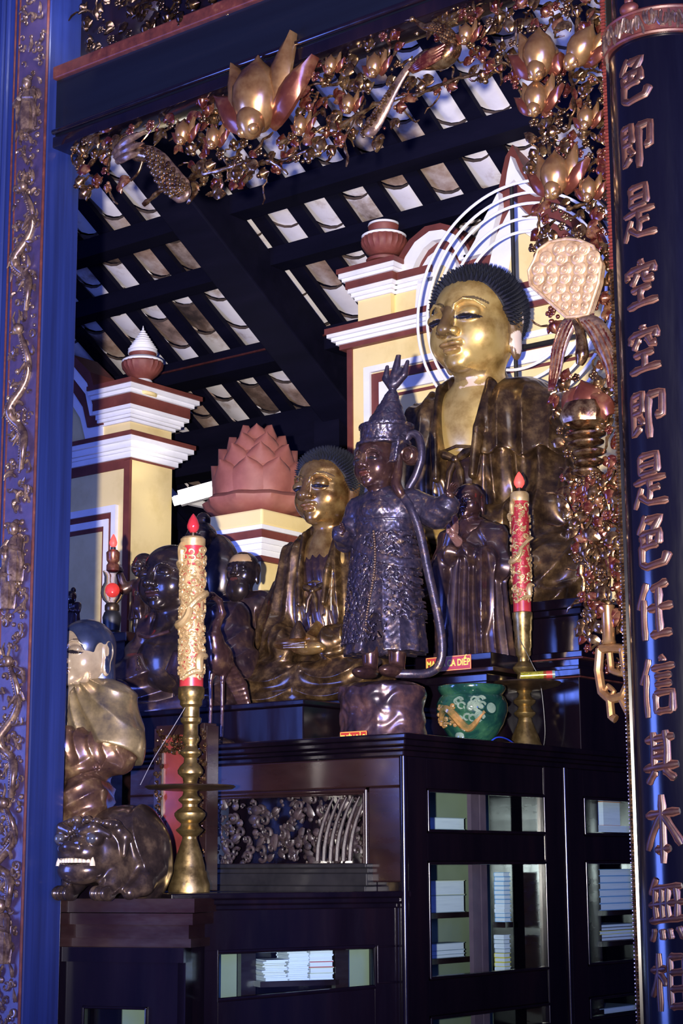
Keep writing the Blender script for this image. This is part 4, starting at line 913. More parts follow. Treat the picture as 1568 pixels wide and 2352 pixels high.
def stack(base, ax_u, ax_v, L, W, spec, label, group, jit=.006):
    z = 0.0
    for k, (T, mat) in enumerate(spec):
        c = base+Vector((0, 0, z))+Vector(ax_u)*rb.uniform(-jit, jit)+Vector(ax_v)*rb.uniform(-jit, jit)
        book(c, ax_u, ax_v, L, W, T, mat, label if isinstance(label, str) else label[k], group); z += T+.0004
def shelf_x(pa, pb, py, X, w_=.30, mat=None):
    z = inner((pa+pb)/2, py, X).z; y0, y1 = inner(pa, py, X).y, inner(pb, py, X).y
    b = MB(); b.box((X-w_, y0, z-.022), (X, y1, z)); b.build('shelf', mat or M['wood_red'], CAB); return z, y0, y1
# first side door: blurred paper piles on the lining, and a thin pile on the right
Xs = CXX-.30
for py, cols in ((2096, [(.07, GREY), (.06, CREAM)]), (2200, [(.014, GREY), (.014, WHI), (.03, GREY)]), (1906, [(.05, GREY)])):
    z, y0, y1 = shelf_x(988, 1080, py, Xs, .1)
    stack(Vector((Xs-.05, (y0+y1)/2, z+.0005)), (0, 1, 0), (-1, 0, 0), (y1-y0)*.80, .085, cols, 'bundle of pale papers behind the first glazed side door, against the green lining', 'paper bundles behind the first side door', .002)
Xs = CXX-.10
for py, cols in ((2118, [(.018, rb.choice((BLUE, WHI))) for _ in range(11)]), (2242, [(.018, rb.choice((WHI, YEL, GREY))) for _ in range(9)])):
    z, y0, y1 = shelf_x(1160, 1178, py, Xs, .06)
    stack(Vector((Xs-.03, (y0+y1)/2, z+.0005)), (0, 1, 0), (-1, 0, 0), y1-y0-.01, .05, cols, 'thin book in the narrow pile at the right edge of the first glazed side door', 'narrow pile behind the first side door', .001)
# second side door: piles on four shelves
Xs = CXX-.10
for py, cols, lab, grp in ((2090, [(.03, BLUE)]*6, 'thick pale blue volume in the upper pile behind the glass door next to the column', 'pale blue volumes by the column'),
                      (2160, [(.016, BRO), (.012, WHI), (.016, YEL), (.014, BRO), (.012, GREY)], ['brown book at the foot of the second pile by the column, under a white one', 'white book above the brown one in the second pile by the column', 'yellow book in the middle of the second pile by the column', 'brown book above the yellow one in the second pile by the column', 'grey book on top of the second pile by the column'], 'second pile behind the door by the column'),
                      (2278, [(.017, WHI)]*5, 'white paperback in the low pile of five behind the glass door by the column', 'five white paperbacks by the column'), (2345, [(.03, GREY), (.03, GREY)], 'grey bundle at the lowest visible shelf behind the door by the column', 'grey bundles by the column'),
                      (1912, [(.03, WHI)], 'single white book on the top shelf behind the glass door by the column', None)):
    z, y0, y1 = shelf_x(1382, 1475, py, Xs, .3)
    stack(Vector((Xs-.12, (y0+y1)/2, z+.0005)), (0, 1, 0), (-1, 0, 0), (y1-y0)*.92, .2, cols, lab, grp, .004)
z = inner(1400, 1896, Xs).z
c = Vector((Xs-.10, inner(1424, 1896, Xs).y, z+.0)); book(c, (0, 1, 0), (-1, 0, 0), .16, .12, .11, ORA, 'thick orange book on the top shelf behind the door by the column', None)

# lower cabinet standing in front: ledge with the candlestick, glazed opening with books
pr_, pl_ = P(934, 2100, 6.72), P(300, 2100, 6.33)
FL_ = Face((pr_.x, pr_.y), (pl_.x, pl_.y), (0, -1, 0))
zl_ = FL_.hit(660, 2049)[1]; uE = FL_.hit(383, 2100)[0]
LC = empty('lower_cabinet', FL_.pt(.4, .0, -.2), 'low dark cabinet with one glazed opening showing books, carrying the left candlestick on its ledge', 'cabinet')
b = MB(); dep = .42
for (z0, z1, oh) in ((zl_-.022, zl_, .05), (zl_-.042, zl_-.022, .035), (zl_-.062, zl_-.042, .02)): FL_.bar(b, -.0, uE, z0, z1, oh, -.22)
b.build('top_moulding', M['wood'], LC, bevel=.005)
w0, zw1 = FL_.hit(857, 2174); w1, zw0 = FL_.hit(498, 2278)
_, zwr0 = FL_.hit(857, 2266); _, zwl1 = FL_.hit(498, 2187); _, zwl0 = FL_.hit(498, 2297)
zk = zl_-.062
b = MB(); FL_.bar(b, 0, uE, zw1-.002, zk, .012, -.03); FL_.quad(b, [(w0, zw1-.002), (w1, zw1-.002), (w1, zwl1), (w0, zw1-.003)], .012, -.03)
FL_.bar(b, 0, w0, .4, zw1, .012, -.03); FL_.bar(b, w1, uE, .4, zw1, .012, -.03); FL_.quad(b, [(w0, .4), (w1, .4), (w1, zwl0), (w0, zwr0)], .012, -.03)
b.build('front_frame', M['wood'], LC, bevel=.006)
b = MB(); q = [(w0, zw1), (w1, zwl1), (w1, zwl0), (w0, zwr0)]
b.tube([FL_.pt(u, z, .012) for u, z in q+[q[0]]], .008, 8); b.build('window_bead', M['wood'], LC)
b = MB(); FL_.quad(b, q, .0, -.004); b.build('pane', M['glass'], LC)
b = MB(); i0 = FL_.hit(925, 2180)[0]; i1 = FL_.hit(862, 2180)[0]; frame_rim(FL_, i0, i1, FL_.hit(900, 2258)[1], FL_.hit(900, 2170)[1], .018, .008, M['wood'], LC, 'side_panel_bead')
u0 = FL_.hit(498, 2240)[0]; u1 = FL_.hit(578, 2240)[0]
b = MB(); FL_.bar(b, u1, u0+.3, zwl0-.1, zk, -.17, -.18); FL_.bar(b, FL_.hit(838, 2230)[0]-.1, FL_.hit(818, 2230)[0], zwl0-.1, zk, -.13, -.14); b.build('lining', M['lining'], LC)
b = MB(); FL_.bar(b, FL_.hit(612, 2240)[0], u1+.0, zwl0-.1, zk, -.12, -.16); FL_.bar(b, FL_.hit(812, 2240)[0], FL_.hit(782, 2240)[0], zwl0-.1, zk, -.05, -.09); b.build('inner_post', M['wood_red'], LC)
b = MB(); FL_.bar(b, -.0, uE, .4, zk, -.22, -.24); FL_.bar(b, 0, uE, .4, .45, -.03, -.24); b.build('carcass', M['wood'], LC)
zsh = FL_.hit(700, 2254)[1]; sh0, sh1 = FL_.hit(790, 2250)[0], FL_.hit(608, 2250)[0]
b = MB(); FL_.bar(b, sh0, sh1, zsh-.02, zsh, -.05, -.21); b.build('shelf', M['wood_red'], LC)
def fstack(pa, pb, spec, label, grp, jit):
    a0, a1 = FL_.hit(pa, 2240)[0], FL_.hit(pb, 2240)[0]; stack(FL_.pt((a0+a1)/2, zsh+.0005, -.125), FL_.a, -FL_.n, abs(a1-a0)*.97, .13, spec, label, grp, jit)
s_ = 6.7/FPX
fstack(781, 724, [(13.2*s_, WHI), (13.2*s_, CREAM), (13.2*s_, REDB), (13.2*s_, WHI), (13.2*s_, WHI)], ['white book at the bottom of the right-hand pile in the low cabinet', 'cream book second from the bottom of the right-hand pile in the low cabinet', 'red-edged book in the middle of the right-hand pile in the low cabinet', 'white book just above the red-edged one in the low cabinet', 'white book on top of the right-hand pile in the low cabinet'], 'right-hand book pile in the low cabinet', .002)
fstack(724, 673, [(4.0*s_, WHI)]*17, 'thin white booklet in the tall middle pile behind the low cabinet glass', 'middle booklet pile in the low cabinet', .004)
fstack(672, 616, [(3.6*s_, rb.choice((WHI, WHI, CREAM))) for _ in range(12)], 'thin curling booklet in the short left pile behind the low cabinet glass', 'left booklet pile in the low cabinet', .008)

# stand under the lion: tiered plinth
qa, qb = P(446, 2100, 6.24), P(100, 2100, 6.42)
FLI = Face((qa.x, qa.y), (qb.x, qb.y), (0, -1, 0)); zli = FLI.hit(300, 2064)[1]
ST = empty('lion_stand', FLI.pt(.35, .0, -.3), 'dark red-brown tiered stand carrying the lion at the lower left', 'stand')
b = MB(); uq = FLI.hit(60, 2100)[0]
for (ya, yb_, ins, mat) in ((2064, 2096, 0, 0), (2098, 2124, .01, 0), (2124, 2156, .035, 0), (2156, 2176, .02, 0)):
    z1, z0 = FLI.hit(300, ya)[1], FLI.hit(300, yb_)[1]; FLI.bar(b, ins, uq, z0, z1, -ins, -.24)
b.build('plinth', M['wood_red'], ST)
qr = P(176, 1892, 6.72); b = MB(); b.box((qr.x-.3, qr.y-.12, .5), (qr.x+.2, qr.y+.2, qr.z-.006)); b.build('rear_block', M['wood'], ST)
z0 = FLI.hit(300, 2176)[1]; uw0, uw1 = FLI.hit(340, 2330)[0], FLI.hit(190, 2330)[0]; zw = FLI.hit(300, 2312)[1]
b = MB(); FLI.bar(b, .03, uq, zw, z0, -.0, -.06); FLI.bar(b, .03, uw0, .5, zw, 0, -.06); FLI.bar(b, uw1, uq, .5, zw, 0, -.06); FLI.bar(b, .03, uq, z0-.05, z0, .02, -.05); b.build('front_frame', M['wood'], ST)
frame_rim(FLI, uw0, uw1, .5, zw, .012, .010, M['wood'], ST)
b = MB(); FLI.bar(b, uw0, uw1, .5, zw, -.045, -.05); b.build('pane', M['glass'], ST)
b = MB(); FLI.bar(b, .035, uq, .5, z0, -.22, -.24); FLI.bar(b, .035, .06, .5, z0, -.0, -.24); b.build('carcass', M['wood'], ST)

# tiers behind the cabinet top
def tier(name, lab, pxl, pxr, py, d, dep_, h, mat=None, mold=True, xr_=None):
    a = P(pxr, py, d); x0 = onY(pxl, py, a.y).x; t = empty(name, ((x0+a.x)/2, a.y+dep_/2, a.z-h), lab, 'altar tier')
    b = MB(); b.box((x0, a.y, a.z-h), (a.x, a.y+dep_, a.z-.03)); b.build('body', mat or M['wood'], t)
    b = MB(); b.box((x0, a.y-.02, a.z-.03), (a.x+.02, a.y+dep_, a.z))
    if mold: b.box((x0, a.y-.012, a.z-.05), (a.x+.012, a.y+dep_, a.z-.031)); b.box((x0, a.y-.012, a.z-h), (a.x+.012, a.y+dep_, a.z-h+.03))
    b.build('top_board', mat or M['wood'], t, bevel=.004); return t, a, x0
# ---------------------------------------------------------------- sculpted figures: signed-distance modelling + surface nets
def A3(*v): return np.array(v, dtype=np.float32)
def ell(Pn, c, r, R=None):
    q = Pn-A3(*c)
    if R is not None: q = q @ R
    r = A3(*r); k0 = np.sqrt(((q/r)**2).sum(1)); k1 = np.sqrt(((q/(r*r))**2).sum(1))+1e-9
    return k0*(k0-1)/k1
def cap(Pn, a, b, ra, rb=None):
    rb = ra if rb is None else rb; a = A3(*a); ba = A3(*b)-a; pa = Pn-a
    t = np.clip((pa @ ba)/(ba @ ba), 0, 1)
    return np.sqrt(((pa-t[:, None]*ba)**2).sum(1)) - (ra+(rb-ra)*t)
def rbox(Pn, c, h, r=0.0):
    q = np.abs(Pn-A3(*c))-(A3(*h)-r)
    return np.sqrt((np.maximum(q, 0)**2).sum(1)) + np.minimum(q.max(1), 0) - r
def smin(a, b, k): h = np.clip(.5+.5*(b-a)/k, 0, 1); return b+(a-b)*h-k*h*(1-h)
def smax(a, b, k): return -smin(-a, -b, k)
def mir(Pn): return np.stack((np.abs(Pn[:, 0]), Pn[:, 1], Pn[:, 2]), 1)
def chain(Pn, pts, rad, k):
    f = None
    for i in range(len(pts)-1):
        g = cap(Pn, pts[i], pts[i+1], rad[i], rad[i+1]); f = g if f is None else smin(f, g, k)
    return f
def cone(Pn, z0, z1, rx0, ry0, rx1, ry1, cx=0, cy=0):
    t = np.clip((Pn[:, 2]-z0)/(z1-z0), 0, 1); rx = rx0+(rx1-rx0)*t; ry = ry0+(ry1-ry0)*t
    q = np.sqrt(((Pn[:, 0]-cx)/rx)**2+((Pn[:, 1]-cy)/ry)**2); d = (q-1)*np.minimum(rx, ry)
    return np.maximum(d*.9, np.maximum(z0-Pn[:, 2], Pn[:, 2]-z1))
def rotz(a): c, s = math.cos(a), math.sin(a); return np.array(((c, -s, 0), (s, c, 0), (0, 0, 1)), np.float32)
def rotx(a): c, s = math.cos(a), math.sin(a); return np.array(((1, 0, 0), (0, c, -s), (0, s, c)), np.float32)
def roty(a): c, s = math.cos(a), math.sin(a); return np.array(((c, 0, s), (0, 1, 0), (-s, 0, c)), np.float32)
def ridge(x): return 1-np.abs(np.sin(x))*1.0
def nets(f, lo, hi, h):
    lo = A3(*lo); n = [int(math.ceil((hi[i]-lo[i])/h/4))*4 for i in range(3)]
    cb = [k//4 for k in n]
    cc = np.stack(np.meshgrid(*[np.arange(k, dtype=np.float32) for k in cb], indexing='ij'), -1).reshape(-1, 3)*4*h+lo+1.5*h
    cv = f(cc).astype(np.float32); D = cv.reshape(cb).repeat(4, 0).repeat(4, 1).repeat(4, 2)
    act = np.nonzero(np.abs(cv) < 7.5*h)[0]
    bi = np.stack(np.unravel_index(act, cb), 1)
    o4 = np.stack(np.meshgrid(*[np.arange(4)]*3, indexing='ij'), -1).reshape(-1, 3)
    for s in range(0, len(bi), 6000):
        ii = (bi[s:s+6000, None, :]*4+o4[None]).reshape(-1, 3); D[ii[:, 0], ii[:, 1], ii[:, 2]] = f(ii.astype(np.float32)*h+lo)
    I = D < 0; c8 = [(x, y, z) for x in (0, 1) for y in (0, 1) for z in (0, 1)]
    sl = lambda A, o: A[o[0]:n[0]-1+o[0], o[1]:n[1]-1+o[1], o[2]:n[2]-1+o[2]]
    cnt = sum(sl(I, o).astype(np.int8) for o in c8); cell = np.stack(np.nonzero((cnt > 0) & (cnt < 8)), 1)
    idx = -np.ones([k-1 for k in n], np.int32); idx[cell[:, 0], cell[:, 1], cell[:, 2]] = np.arange(len(cell))
    V = np.zeros((len(cell), 3), np.float32); W = np.zeros(len(cell), np.float32)
    val = {o: D[cell[:, 0]+o[0], cell[:, 1]+o[1], cell[:, 2]+o[2]] for o in c8}
    for o in c8:
        for ax in range(3):
            if o[ax]: continue
            p = list(o); p[ax] = 1; a = val[o]; b = val[tuple(p)]; mk = (a < 0) != (b < 0); t = np.where(mk, a/np.where(mk, a-b, 1), 0)
            q = np.tile(A3(*o), (len(cell), 1)); q[:, ax] += t; V += q*mk[:, None]; W += mk
    V = (V/W[:, None]+cell)*h+lo; F = []
    for ax in range(3):
        e = [slice(1, n[i]-1) for i in range(3)]; e2 = list(e); e[ax] = slice(0, n[ax]-1); e2[ax] = slice(1, n[ax])
        a = I[tuple(e)]; b = I[tuple(e2)]; q = np.stack(np.nonzero(a != b), 1); flip = a[q[:, 0], q[:, 1], q[:, 2]]
        q = q+np.array([0 if i == ax else 1 for i in range(3)]); u, v = [(1, 2), (2, 0), (0, 1)][ax]
        def g(du, dv): r = q.copy(); r[:, u] += du; r[:, v] += dv; return idx[r[:, 0], r[:, 1], r[:, 2]]
        Q = np.stack((g(-1, -1), g(0, -1), g(0, 0), g(-1, 0)), 1); Q[~flip] = Q[~flip][:, ::-1]; F.append(Q)
    F = np.concatenate(F); return V, F[(F >= 0).all(1)]
def sculpt(name, f, lo, hi, h, mat, parent, paint=None):
    V, F = nets(f, lo, hi, h)
    me = bpy.data.meshes.new(name); me.vertices.add(len(V)); me.vertices.foreach_set('co', V.astype(np.float32).ravel())
    me.loops.add(F.size); me.loops.foreach_set('vertex_index', F.astype(np.int32).ravel()); me.polygons.add(len(F))
    me.polygons.foreach_set('loop_start', np.arange(0, F.size, 4, dtype=np.int32))
    me.polygons.foreach_set('use_smooth', np.ones(len(F), bool)); me.update(calc_edges=True)
    ca = me.color_attributes.new('paint', 'FLOAT_COLOR', 'POINT')
    ca.data.foreach_set('color', (paint(V) if paint is not None else np.zeros((len(V), 4), np.float32)).astype(np.float32).ravel())
    me.materials.append(mat); return link(name, me, parent)
def statue(name, px, py, d, label, rz=0.0, cat='statue', group=None):
    o = empty(name, P(px, py, d), label, cat, group, rz); s = d/FPX; o.scale = (s, s, s); return o
# --- a head, in units of its own height, face toward -y
def head_sdf(q, ears=1.0, smile=0.0, jaw=1.0, mouth_open=0.0, cheek=1.0, neck=True):
    m_ = mir(q); f = ell(q, (0, .04, .14), (.395, .43, .372))
    f = smin(f, ell(q, (0, -.03, -.17), (.385*jaw, .37, .335)), .14)
    f = smin(f, ell(m_, (.19, -.19, -.14), (.16*cheek, .15*cheek, .16*cheek)), .10)
    f = smin(f, ell(q, (0, -.30, -.405), (.115, .09, .085)), .10)
    f = smax(f, -ell(m_, (.175, -.485, .045), (.135, .09, .075)), .06)
    br = chain(m_, [(.042, -.405, .055), (.085, -.415, .135), (.17, -.395, .175), (.26, -.34, .15), (.335, -.26, .075)], [.010, .014, .015, .013, .008], .01); f = smin(f, br, .03)
    f = smin(f, ell(m_, (.175, -.335, .035), (.125, .078, .075)), .03)
    f = smax(f, -ell(m_, (.18, -.425, .0), (.120, .060, .019), roty(.10)), .012)
    f = smin(f, cap(q, (0, -.37, .13), (0, -.485, -.10), .040, .062), .055); f = smin(f, ell(q, (0, -.488, -.115), (.076, .064, .056)), .03)
    f = smin(f, ell(m_, (.078, -.435, -.13), (.052, .056, .046)), .025); f = smax(f, -ell(m_, (.038, -.475, -.165), (.018, .03, .02)), .012)
    z = q[:, 2]-smile*1.4*q[:, 0]**2; qs = np.stack((q[:, 0], q[:, 1], z), 1); ms = mir(qs)
    f = smin(f, ell(ms, (.045, -.395, -.238), (.085, .058, .030)), .022); f = smin(f, ell(qs, (0, -.388, -.296-mouth_open), (.092, .058, .034)), .024)
    f = smax(f, -ell(qs, (0, -.445, -.267-mouth_open*.5), (.135, .06, .008+mouth_open*.55)), .012)
    if ears:
        e = ell(m_, (.398, .13, .03), (.05, .100, .165)); e = smin(e, ell(m_, (.392, .10, -.22*ears), (.05, .078, .17*ears)), .06)
        e = smax(e, -ell(m_, (.455, .10, .03), (.04, .055, .105)), .03); f = smin(f, e, .03)
    if neck: f = smin(f, cap(q, (0, .06, -.35), (0, .09, -.80), .215, .24), .08)
    return f
def head_paint(V, c, H, R, lips=(.09, .022, .014), eyes=(.012, .01, .014)):
    q = ((V-A3(*c)) @ R)/H; m_ = mir(q); o = np.zeros((len(V), 4), np.float32); fr = q[:, 1] < -.2
    l = (((q[:, 0]/.125)**2+((q[:, 2]+.268)/.05)**2) < 1) & fr & (q[:, 1] < -.37); o[l] = (*lips, .65)
    qe = (m_-A3(.18, -.40, .0)) @ roty(.10); e = ((qe[:, 0]/.122)**2+(qe[:, 2]/.027)**2 < 1) & fr; o[e] = (*eyes, 1)
    # thin dark line over the brow
    x = m_[:, 0]; zb = .195-3.4*(x-.185)**2; b = (np.abs(q[:, 2]-zb) < .014) & (x > .05) & (x < .33) & fr; o[b] = (.02, .014, .014, .9)
    return o
def headmap(Pn, c, H, R): return ((Pn-A3(*c)) @ R)/H
def curls(name, c, H, R, mat, parent, n=760, r=.028, L=.085, hl=.385, dz=0.0):
    """cap of snail curls: a shaved shell plus one small cone per curl"""
    def f(Pn):
        q = headmap(Pn, c, H, R); return smax(ell(q, (0, .055, .14+dz), (.418, .445, .405)), -(q[:, 2]-(hl-1.75*np.maximum(0, q[:, 1]+.20)-.25*np.abs(q[:, 0])**2)), .02)*H
    ext = .62*H; o = sculpt(name, f, (c[0]-ext, c[1]-ext, c[2]-.62*H), (c[0]+ext, c[1]+ext, c[2]+.68*H), H*.022, mat, parent)
    b = MB(); g = PI*(3-math.sqrt(5)); Rt = np.linalg.inv(R) if False else R.T
    for i in range(n*2):
        zc = 1-2*(i+.5)/(n*2); rr = math.sqrt(1-zc*zc); th = g*i; d = np.array((rr*math.cos(th), rr*math.sin(th), zc))
        p = np.array((0, .055, .14+dz))+d*np.array((.418, .445, .405))
        if p[2] < hl+.01-1.75*max(0, p[1]+.20)-.25*p[0]**2 or p[2] < -.42: continue
        nn = d/np.array((.418, .445, .405)); nn /= np.linalg.norm(nn); w = np.array(c)+H*(p @ Rt); nw = nn @ Rt
        b.lathe([(r*H, -.02*H), (r*H*.95, .012*H), (r*H*.5, L*H*.55), (r*H*.06, L*H)], 6, Vector(w), axis=Vector(nw), cap=False)
    o2 = b.build(name+'_curls', mat, None, keep=True); o2.parent = o; o2['kind'] = 'stuff'; return o
def hand_sdf(Pn, c, s, R, curl=.5):
    """a hand about s long: palm and four bent fingers pointing along local +z, palm facing -y, thumb on +x"""
    q = ((Pn-A3(*c)) @ R)/s; f = rbox(q, (0, 0, .05), (.21, .085, .24), .08)
    for k, (x, L) in enumerate(((-.165, .36), (-.055, .44), (.055, .46), (.165, .40))):
        a = (x, 0, .26); e = (x*1.08, -L*.5*curl, .26+L*.5*(1-.25*curl)); t = (x*1.1, -L*.5*curl-L*.45*min(1, curl*1.4), .26+L*.5*(1-.25*curl)+L*.5*(1-1.15*curl))
        f = smin(f, smin(cap(q, a, e, .058, .050), cap(q, e, t, .050, .040), .01), .025)
    f = smin(f, smin(cap(q, (.18, -.01, -.06), (.32, -.10, .10), .065, .055), cap(q, (.32, -.10, .10), (.30, -.18, .27), .052, .042), .02), .05)
    return f*s
# ---------------------------------------------------------------- the two seated gilded statues
I3 = np.eye(3, dtype=np.float32)
def seated_buddha(o, cape, h=1.0, lift=0.0, robe=None, gold=None, hx=0, hyaw=0.0, kw=1.0, shut=False):
    hc, H, R = (hx, -24, 668+lift), 246, rotz(hyaw) @ rotx(.05)
    def body(Pn):
        f = head_sdf(headmap(Pn, hc, H, R))*H
        f = smin(f, ell(Pn, (0, 14, 430+lift*.6), (118, 88, 140)), 30)
        hl = smin(ell(Pn, (34, -178, 172), (64, 34, 24)), ell(Pn, (-34, -186, 190), (64, 34, 22)), 8)
        for k in range(4):
            for sx in (-1, 1): hl = smin(hl, cap(Pn, (sx*38, -206+k*13, 184-(sx+1)*6), (-sx*40, -212+k*13, 186-(sx+1)*6), 9, 6.5), 3)
        for sx in (-1, 1): hl = smin(hl, cap(Pn, (sx*52, -178, 196), (sx*6, -186, 222), 11, 8), 6)
        return np.minimum(np.minimum(f, hl), chain(Pn, [(0, 20, 340), (0, -90, 230), (0, -186, 182)], [22, 22, 14], 4))
    def pt(V):
        c = head_paint(V, hc, H, R)
        q = headmap(V, hc, H, R); e = (np.abs(q[:, 0]) > .375) & (q[:, 1] > .0) & (q[:, 2] < .26) & (q[:, 2] > -.46); c[e & (c[:, 3] == 0)] = (.05, .025, .018, .75)
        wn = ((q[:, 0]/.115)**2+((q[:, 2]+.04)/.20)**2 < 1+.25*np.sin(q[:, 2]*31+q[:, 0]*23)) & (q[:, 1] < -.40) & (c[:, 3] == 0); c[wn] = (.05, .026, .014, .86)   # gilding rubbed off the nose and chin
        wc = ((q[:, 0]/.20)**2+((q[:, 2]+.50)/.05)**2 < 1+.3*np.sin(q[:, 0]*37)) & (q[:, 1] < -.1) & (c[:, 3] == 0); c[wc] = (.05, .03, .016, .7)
        if cape:                                       # worn spots where the gilding has come off the near ear and the neck
            w_ = (q[:, 0] > .385) & ((((q[:, 1]-.09)/.07)**2+((q[:, 2]+.21)/.115)**2 < 1+.2*np.sin(q[:, 2]*70)) | ((q[:, 1] > .165) & (q[:, 2] > -.03) & (q[:, 2] < .18))); c[w_] = (.62, .50, .42, .95)
            n_ = (q[:, 2] < -.52) & (q[:, 2] > -.62) & (q[:, 1] < 0) & (np.sin(q[:, 0]*40)*.03+np.sin(q[:, 2]*90)*.02 > -.012) & (np.abs(q[:, 0]-.05) < .10+.05*np.sin(q[:, 2]*60)); c[n_] = (.60, .46, .36, .9)
        return c
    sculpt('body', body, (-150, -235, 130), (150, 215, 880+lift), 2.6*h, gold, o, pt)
    curls('hair', hc, H, R, M['hair'], o)
    def base(Pn, g=0.0):
        m_ = mir(Pn); f = ell(Pn, (0, 34, 330+lift*.6), (160+g, 110+g, 220))
        f = smin(f, cap(Pn, (-102, 34, 468+lift*.9), (102, 34, 468+lift*.9), 60+g, 60+g), 45)
        f = smin(f, cap(m_, (138, 34, 446+lift*.9), (198, 4, 250), 60+g, 70+g), 40)
        return f
    def robe_f(Pn):
        m_ = mir(Pn); f = base(Pn); m_ = m_/A3(kw, 1, 1) if False else m_
        f = smin(f, cap(m_, (200, 0, 240), (84, -140, 188), 62, 44), 36)
        f = smin(f, cap(m_, (70, -10, 96), (262*kw, -100, 78), 90, 84), 40); f = smin(f, cap(Pn, (-215*kw, -150, 66), (215*kw, -150, 66), 62, 62), 46)
        f = smin(f, cap(m_, (180, -60, 150), (270*kw, -90, 40), 60, 46), 40)
        f = smin(f, rbox(Pn, (0, -50, 18), (300*kw, 175, 22), 16), 18)
        x, y, z = Pn.T
        ang = np.arctan2(x, -(y-40))
        up_ = np.clip((z-150)/80, 0, 1); f = f-up_*(15*ridge(np.abs(x)/17.5+.6+z*.004)+2*np.sin(ang*24))
        lo_ = 1-np.clip((z-90)/90, 0, 1); rr = np.sqrt((np.abs(x)-120)**2+(z-230)**2); f = f-lo_*12*ridge(rr/18.0+y*.012)
        xm = np.stack((np.abs(x+8), y, z), 1); col_ = chain(xm, [(62, 30, 560+lift*.9), (58, -34, 525+lift*.9), (50, -84, 440), (46, -100, 330)], [15, 15, 13, 10], 8); f = smin(f, col_, 34)
        w = 34+np.maximum(0, z-330)*.10; f = smax(f, -np.maximum(np.maximum(np.abs(x+8)-w, y+6), 296-z), 10)
        f = smin(f, np.maximum(rbox(Pn, (0, -40, 366), (60, 62, 80), 30), 0)+0*f, 1) if False else f
        return f
    sculpt('robe', robe_f, (-340, -255, -8), (340, 170, 590+lift), 3.4*h, robe, o)
    # inner garment with the knotted sash
    def inner_f(Pn):
        x, y, z = Pn.T; f = ell(Pn, (-4, 20, 300), (100, 100, 150)); f = smax(f, z-(404+.0*x), 6)
        if shut: f = smin(f, smax(ell(Pn, (0, 14, 420), (118, 96, 150)), np.maximum(z-(560+.0*x), np.abs(x+4)-70), 6), 10)
        return f-3.0*ridge(x/9.0+(z-380)*.02)
    sculpt('inner_garment', inner_f, (-125, -110, 180), (125, 110, 580), 3.0*h, M['robe_dark'], o)
    b = MB()
    for k in (-1, 1):
        b.tube([(-8, -86, 372), (-8+k*26, -92, 384), (-8+k*48, -78, 396)], [7, 11, 6], 10); b.tube([(-8, -88, 372), (-8+k*14, -96, 340), (-8+k*20, -97, 300)], [6, 9, 5], 10)
    b.ell((-8, -92, 371), (11, 10, 10), 12, 8); b.tube([(-60, -66, 398), (-8, -86, 404), (48, -66, 398)], 4, 8); b.build('sash_knot', M['robe_gold'], o, keep=True)
    if cape:
        def cape_f(Pn):
            x, y, z = Pn.T; hem = 376+12*np.sin(x/13.5)+np.maximum(0, 110-x)*.25; f = np.abs(base(Pn, 12)-0)-7
            f = f-15*ridge(x/18.5+1.2+(z-400)*.0025)*np.clip((560-z)/60, 0, 1)
            edge = 44+14*np.sin((z-330)/70.0); return smax(smax(f, hem-z, 5), edge-x, 6)
        sculpt('cape', cape_f, (20, -140, 300), (330, 180, 590), 3.0*h, robe, o)
BIG = statue('seated_statue', 1100, 1434, 9.0, 'largest gilded seated figure with blue-black curls, before the ring halo', rz=math.radians(8))
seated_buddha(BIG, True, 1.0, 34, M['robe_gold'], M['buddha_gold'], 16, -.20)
s = 8.2/FPX*.70
MID = statue('seated_statue', 756, 1622, 8.2, 'smaller gilded seated figure behind the crowned guardian, beside the lotus pier', rz=math.radians(7)); MID.scale = (s, s, s)
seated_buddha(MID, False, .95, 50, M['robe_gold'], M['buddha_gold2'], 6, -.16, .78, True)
b = MB(); b.lathe([(30, 0), (26, 20), (14, 44), (3, 60)], 16, (4, -196, 200)); b.build('jewel', M['gold'], MID, keep=True)
# ring halo behind the large statue
hc_ = P(1190, 690, 9.36); HA = empty('ring_halo', hc_-Vector((0, 0, 285*9.36/FPX)), 'white halo of five concentric rings behind the largest gilded head', 'halo')
sh = 9.36/FPX
for k, R_ in enumerate((284, 256, 230, 195, 163)):
    b = MB(); pts = [hc_+Vector((math.cos(a)*R_*sh, 0, math.sin(a)*R_*sh)) for a in [2*PI*i/96 for i in range(97)]]
    b.tube(pts, 3.6*sh, 8, up=(0, 1, 0)); b.build('ring', M['halo'], HA)
b = MB(); xv = P(1151, 500, 9.4).x
b.tube([Vector((xv, hc_.y+.02, hc_.z+286*sh)), Vector((xv, hc_.y+.02, hc_.z-284*sh))], 5*sh, 8); b.build('rod', M['black'], HA)
b = MB(); b.beam(hc_+Vector((-.36, .03, -.25)), hc_+Vector((.36, .03, -.25)), .02, .02); b.build('cross_rod', M['black'], HA)
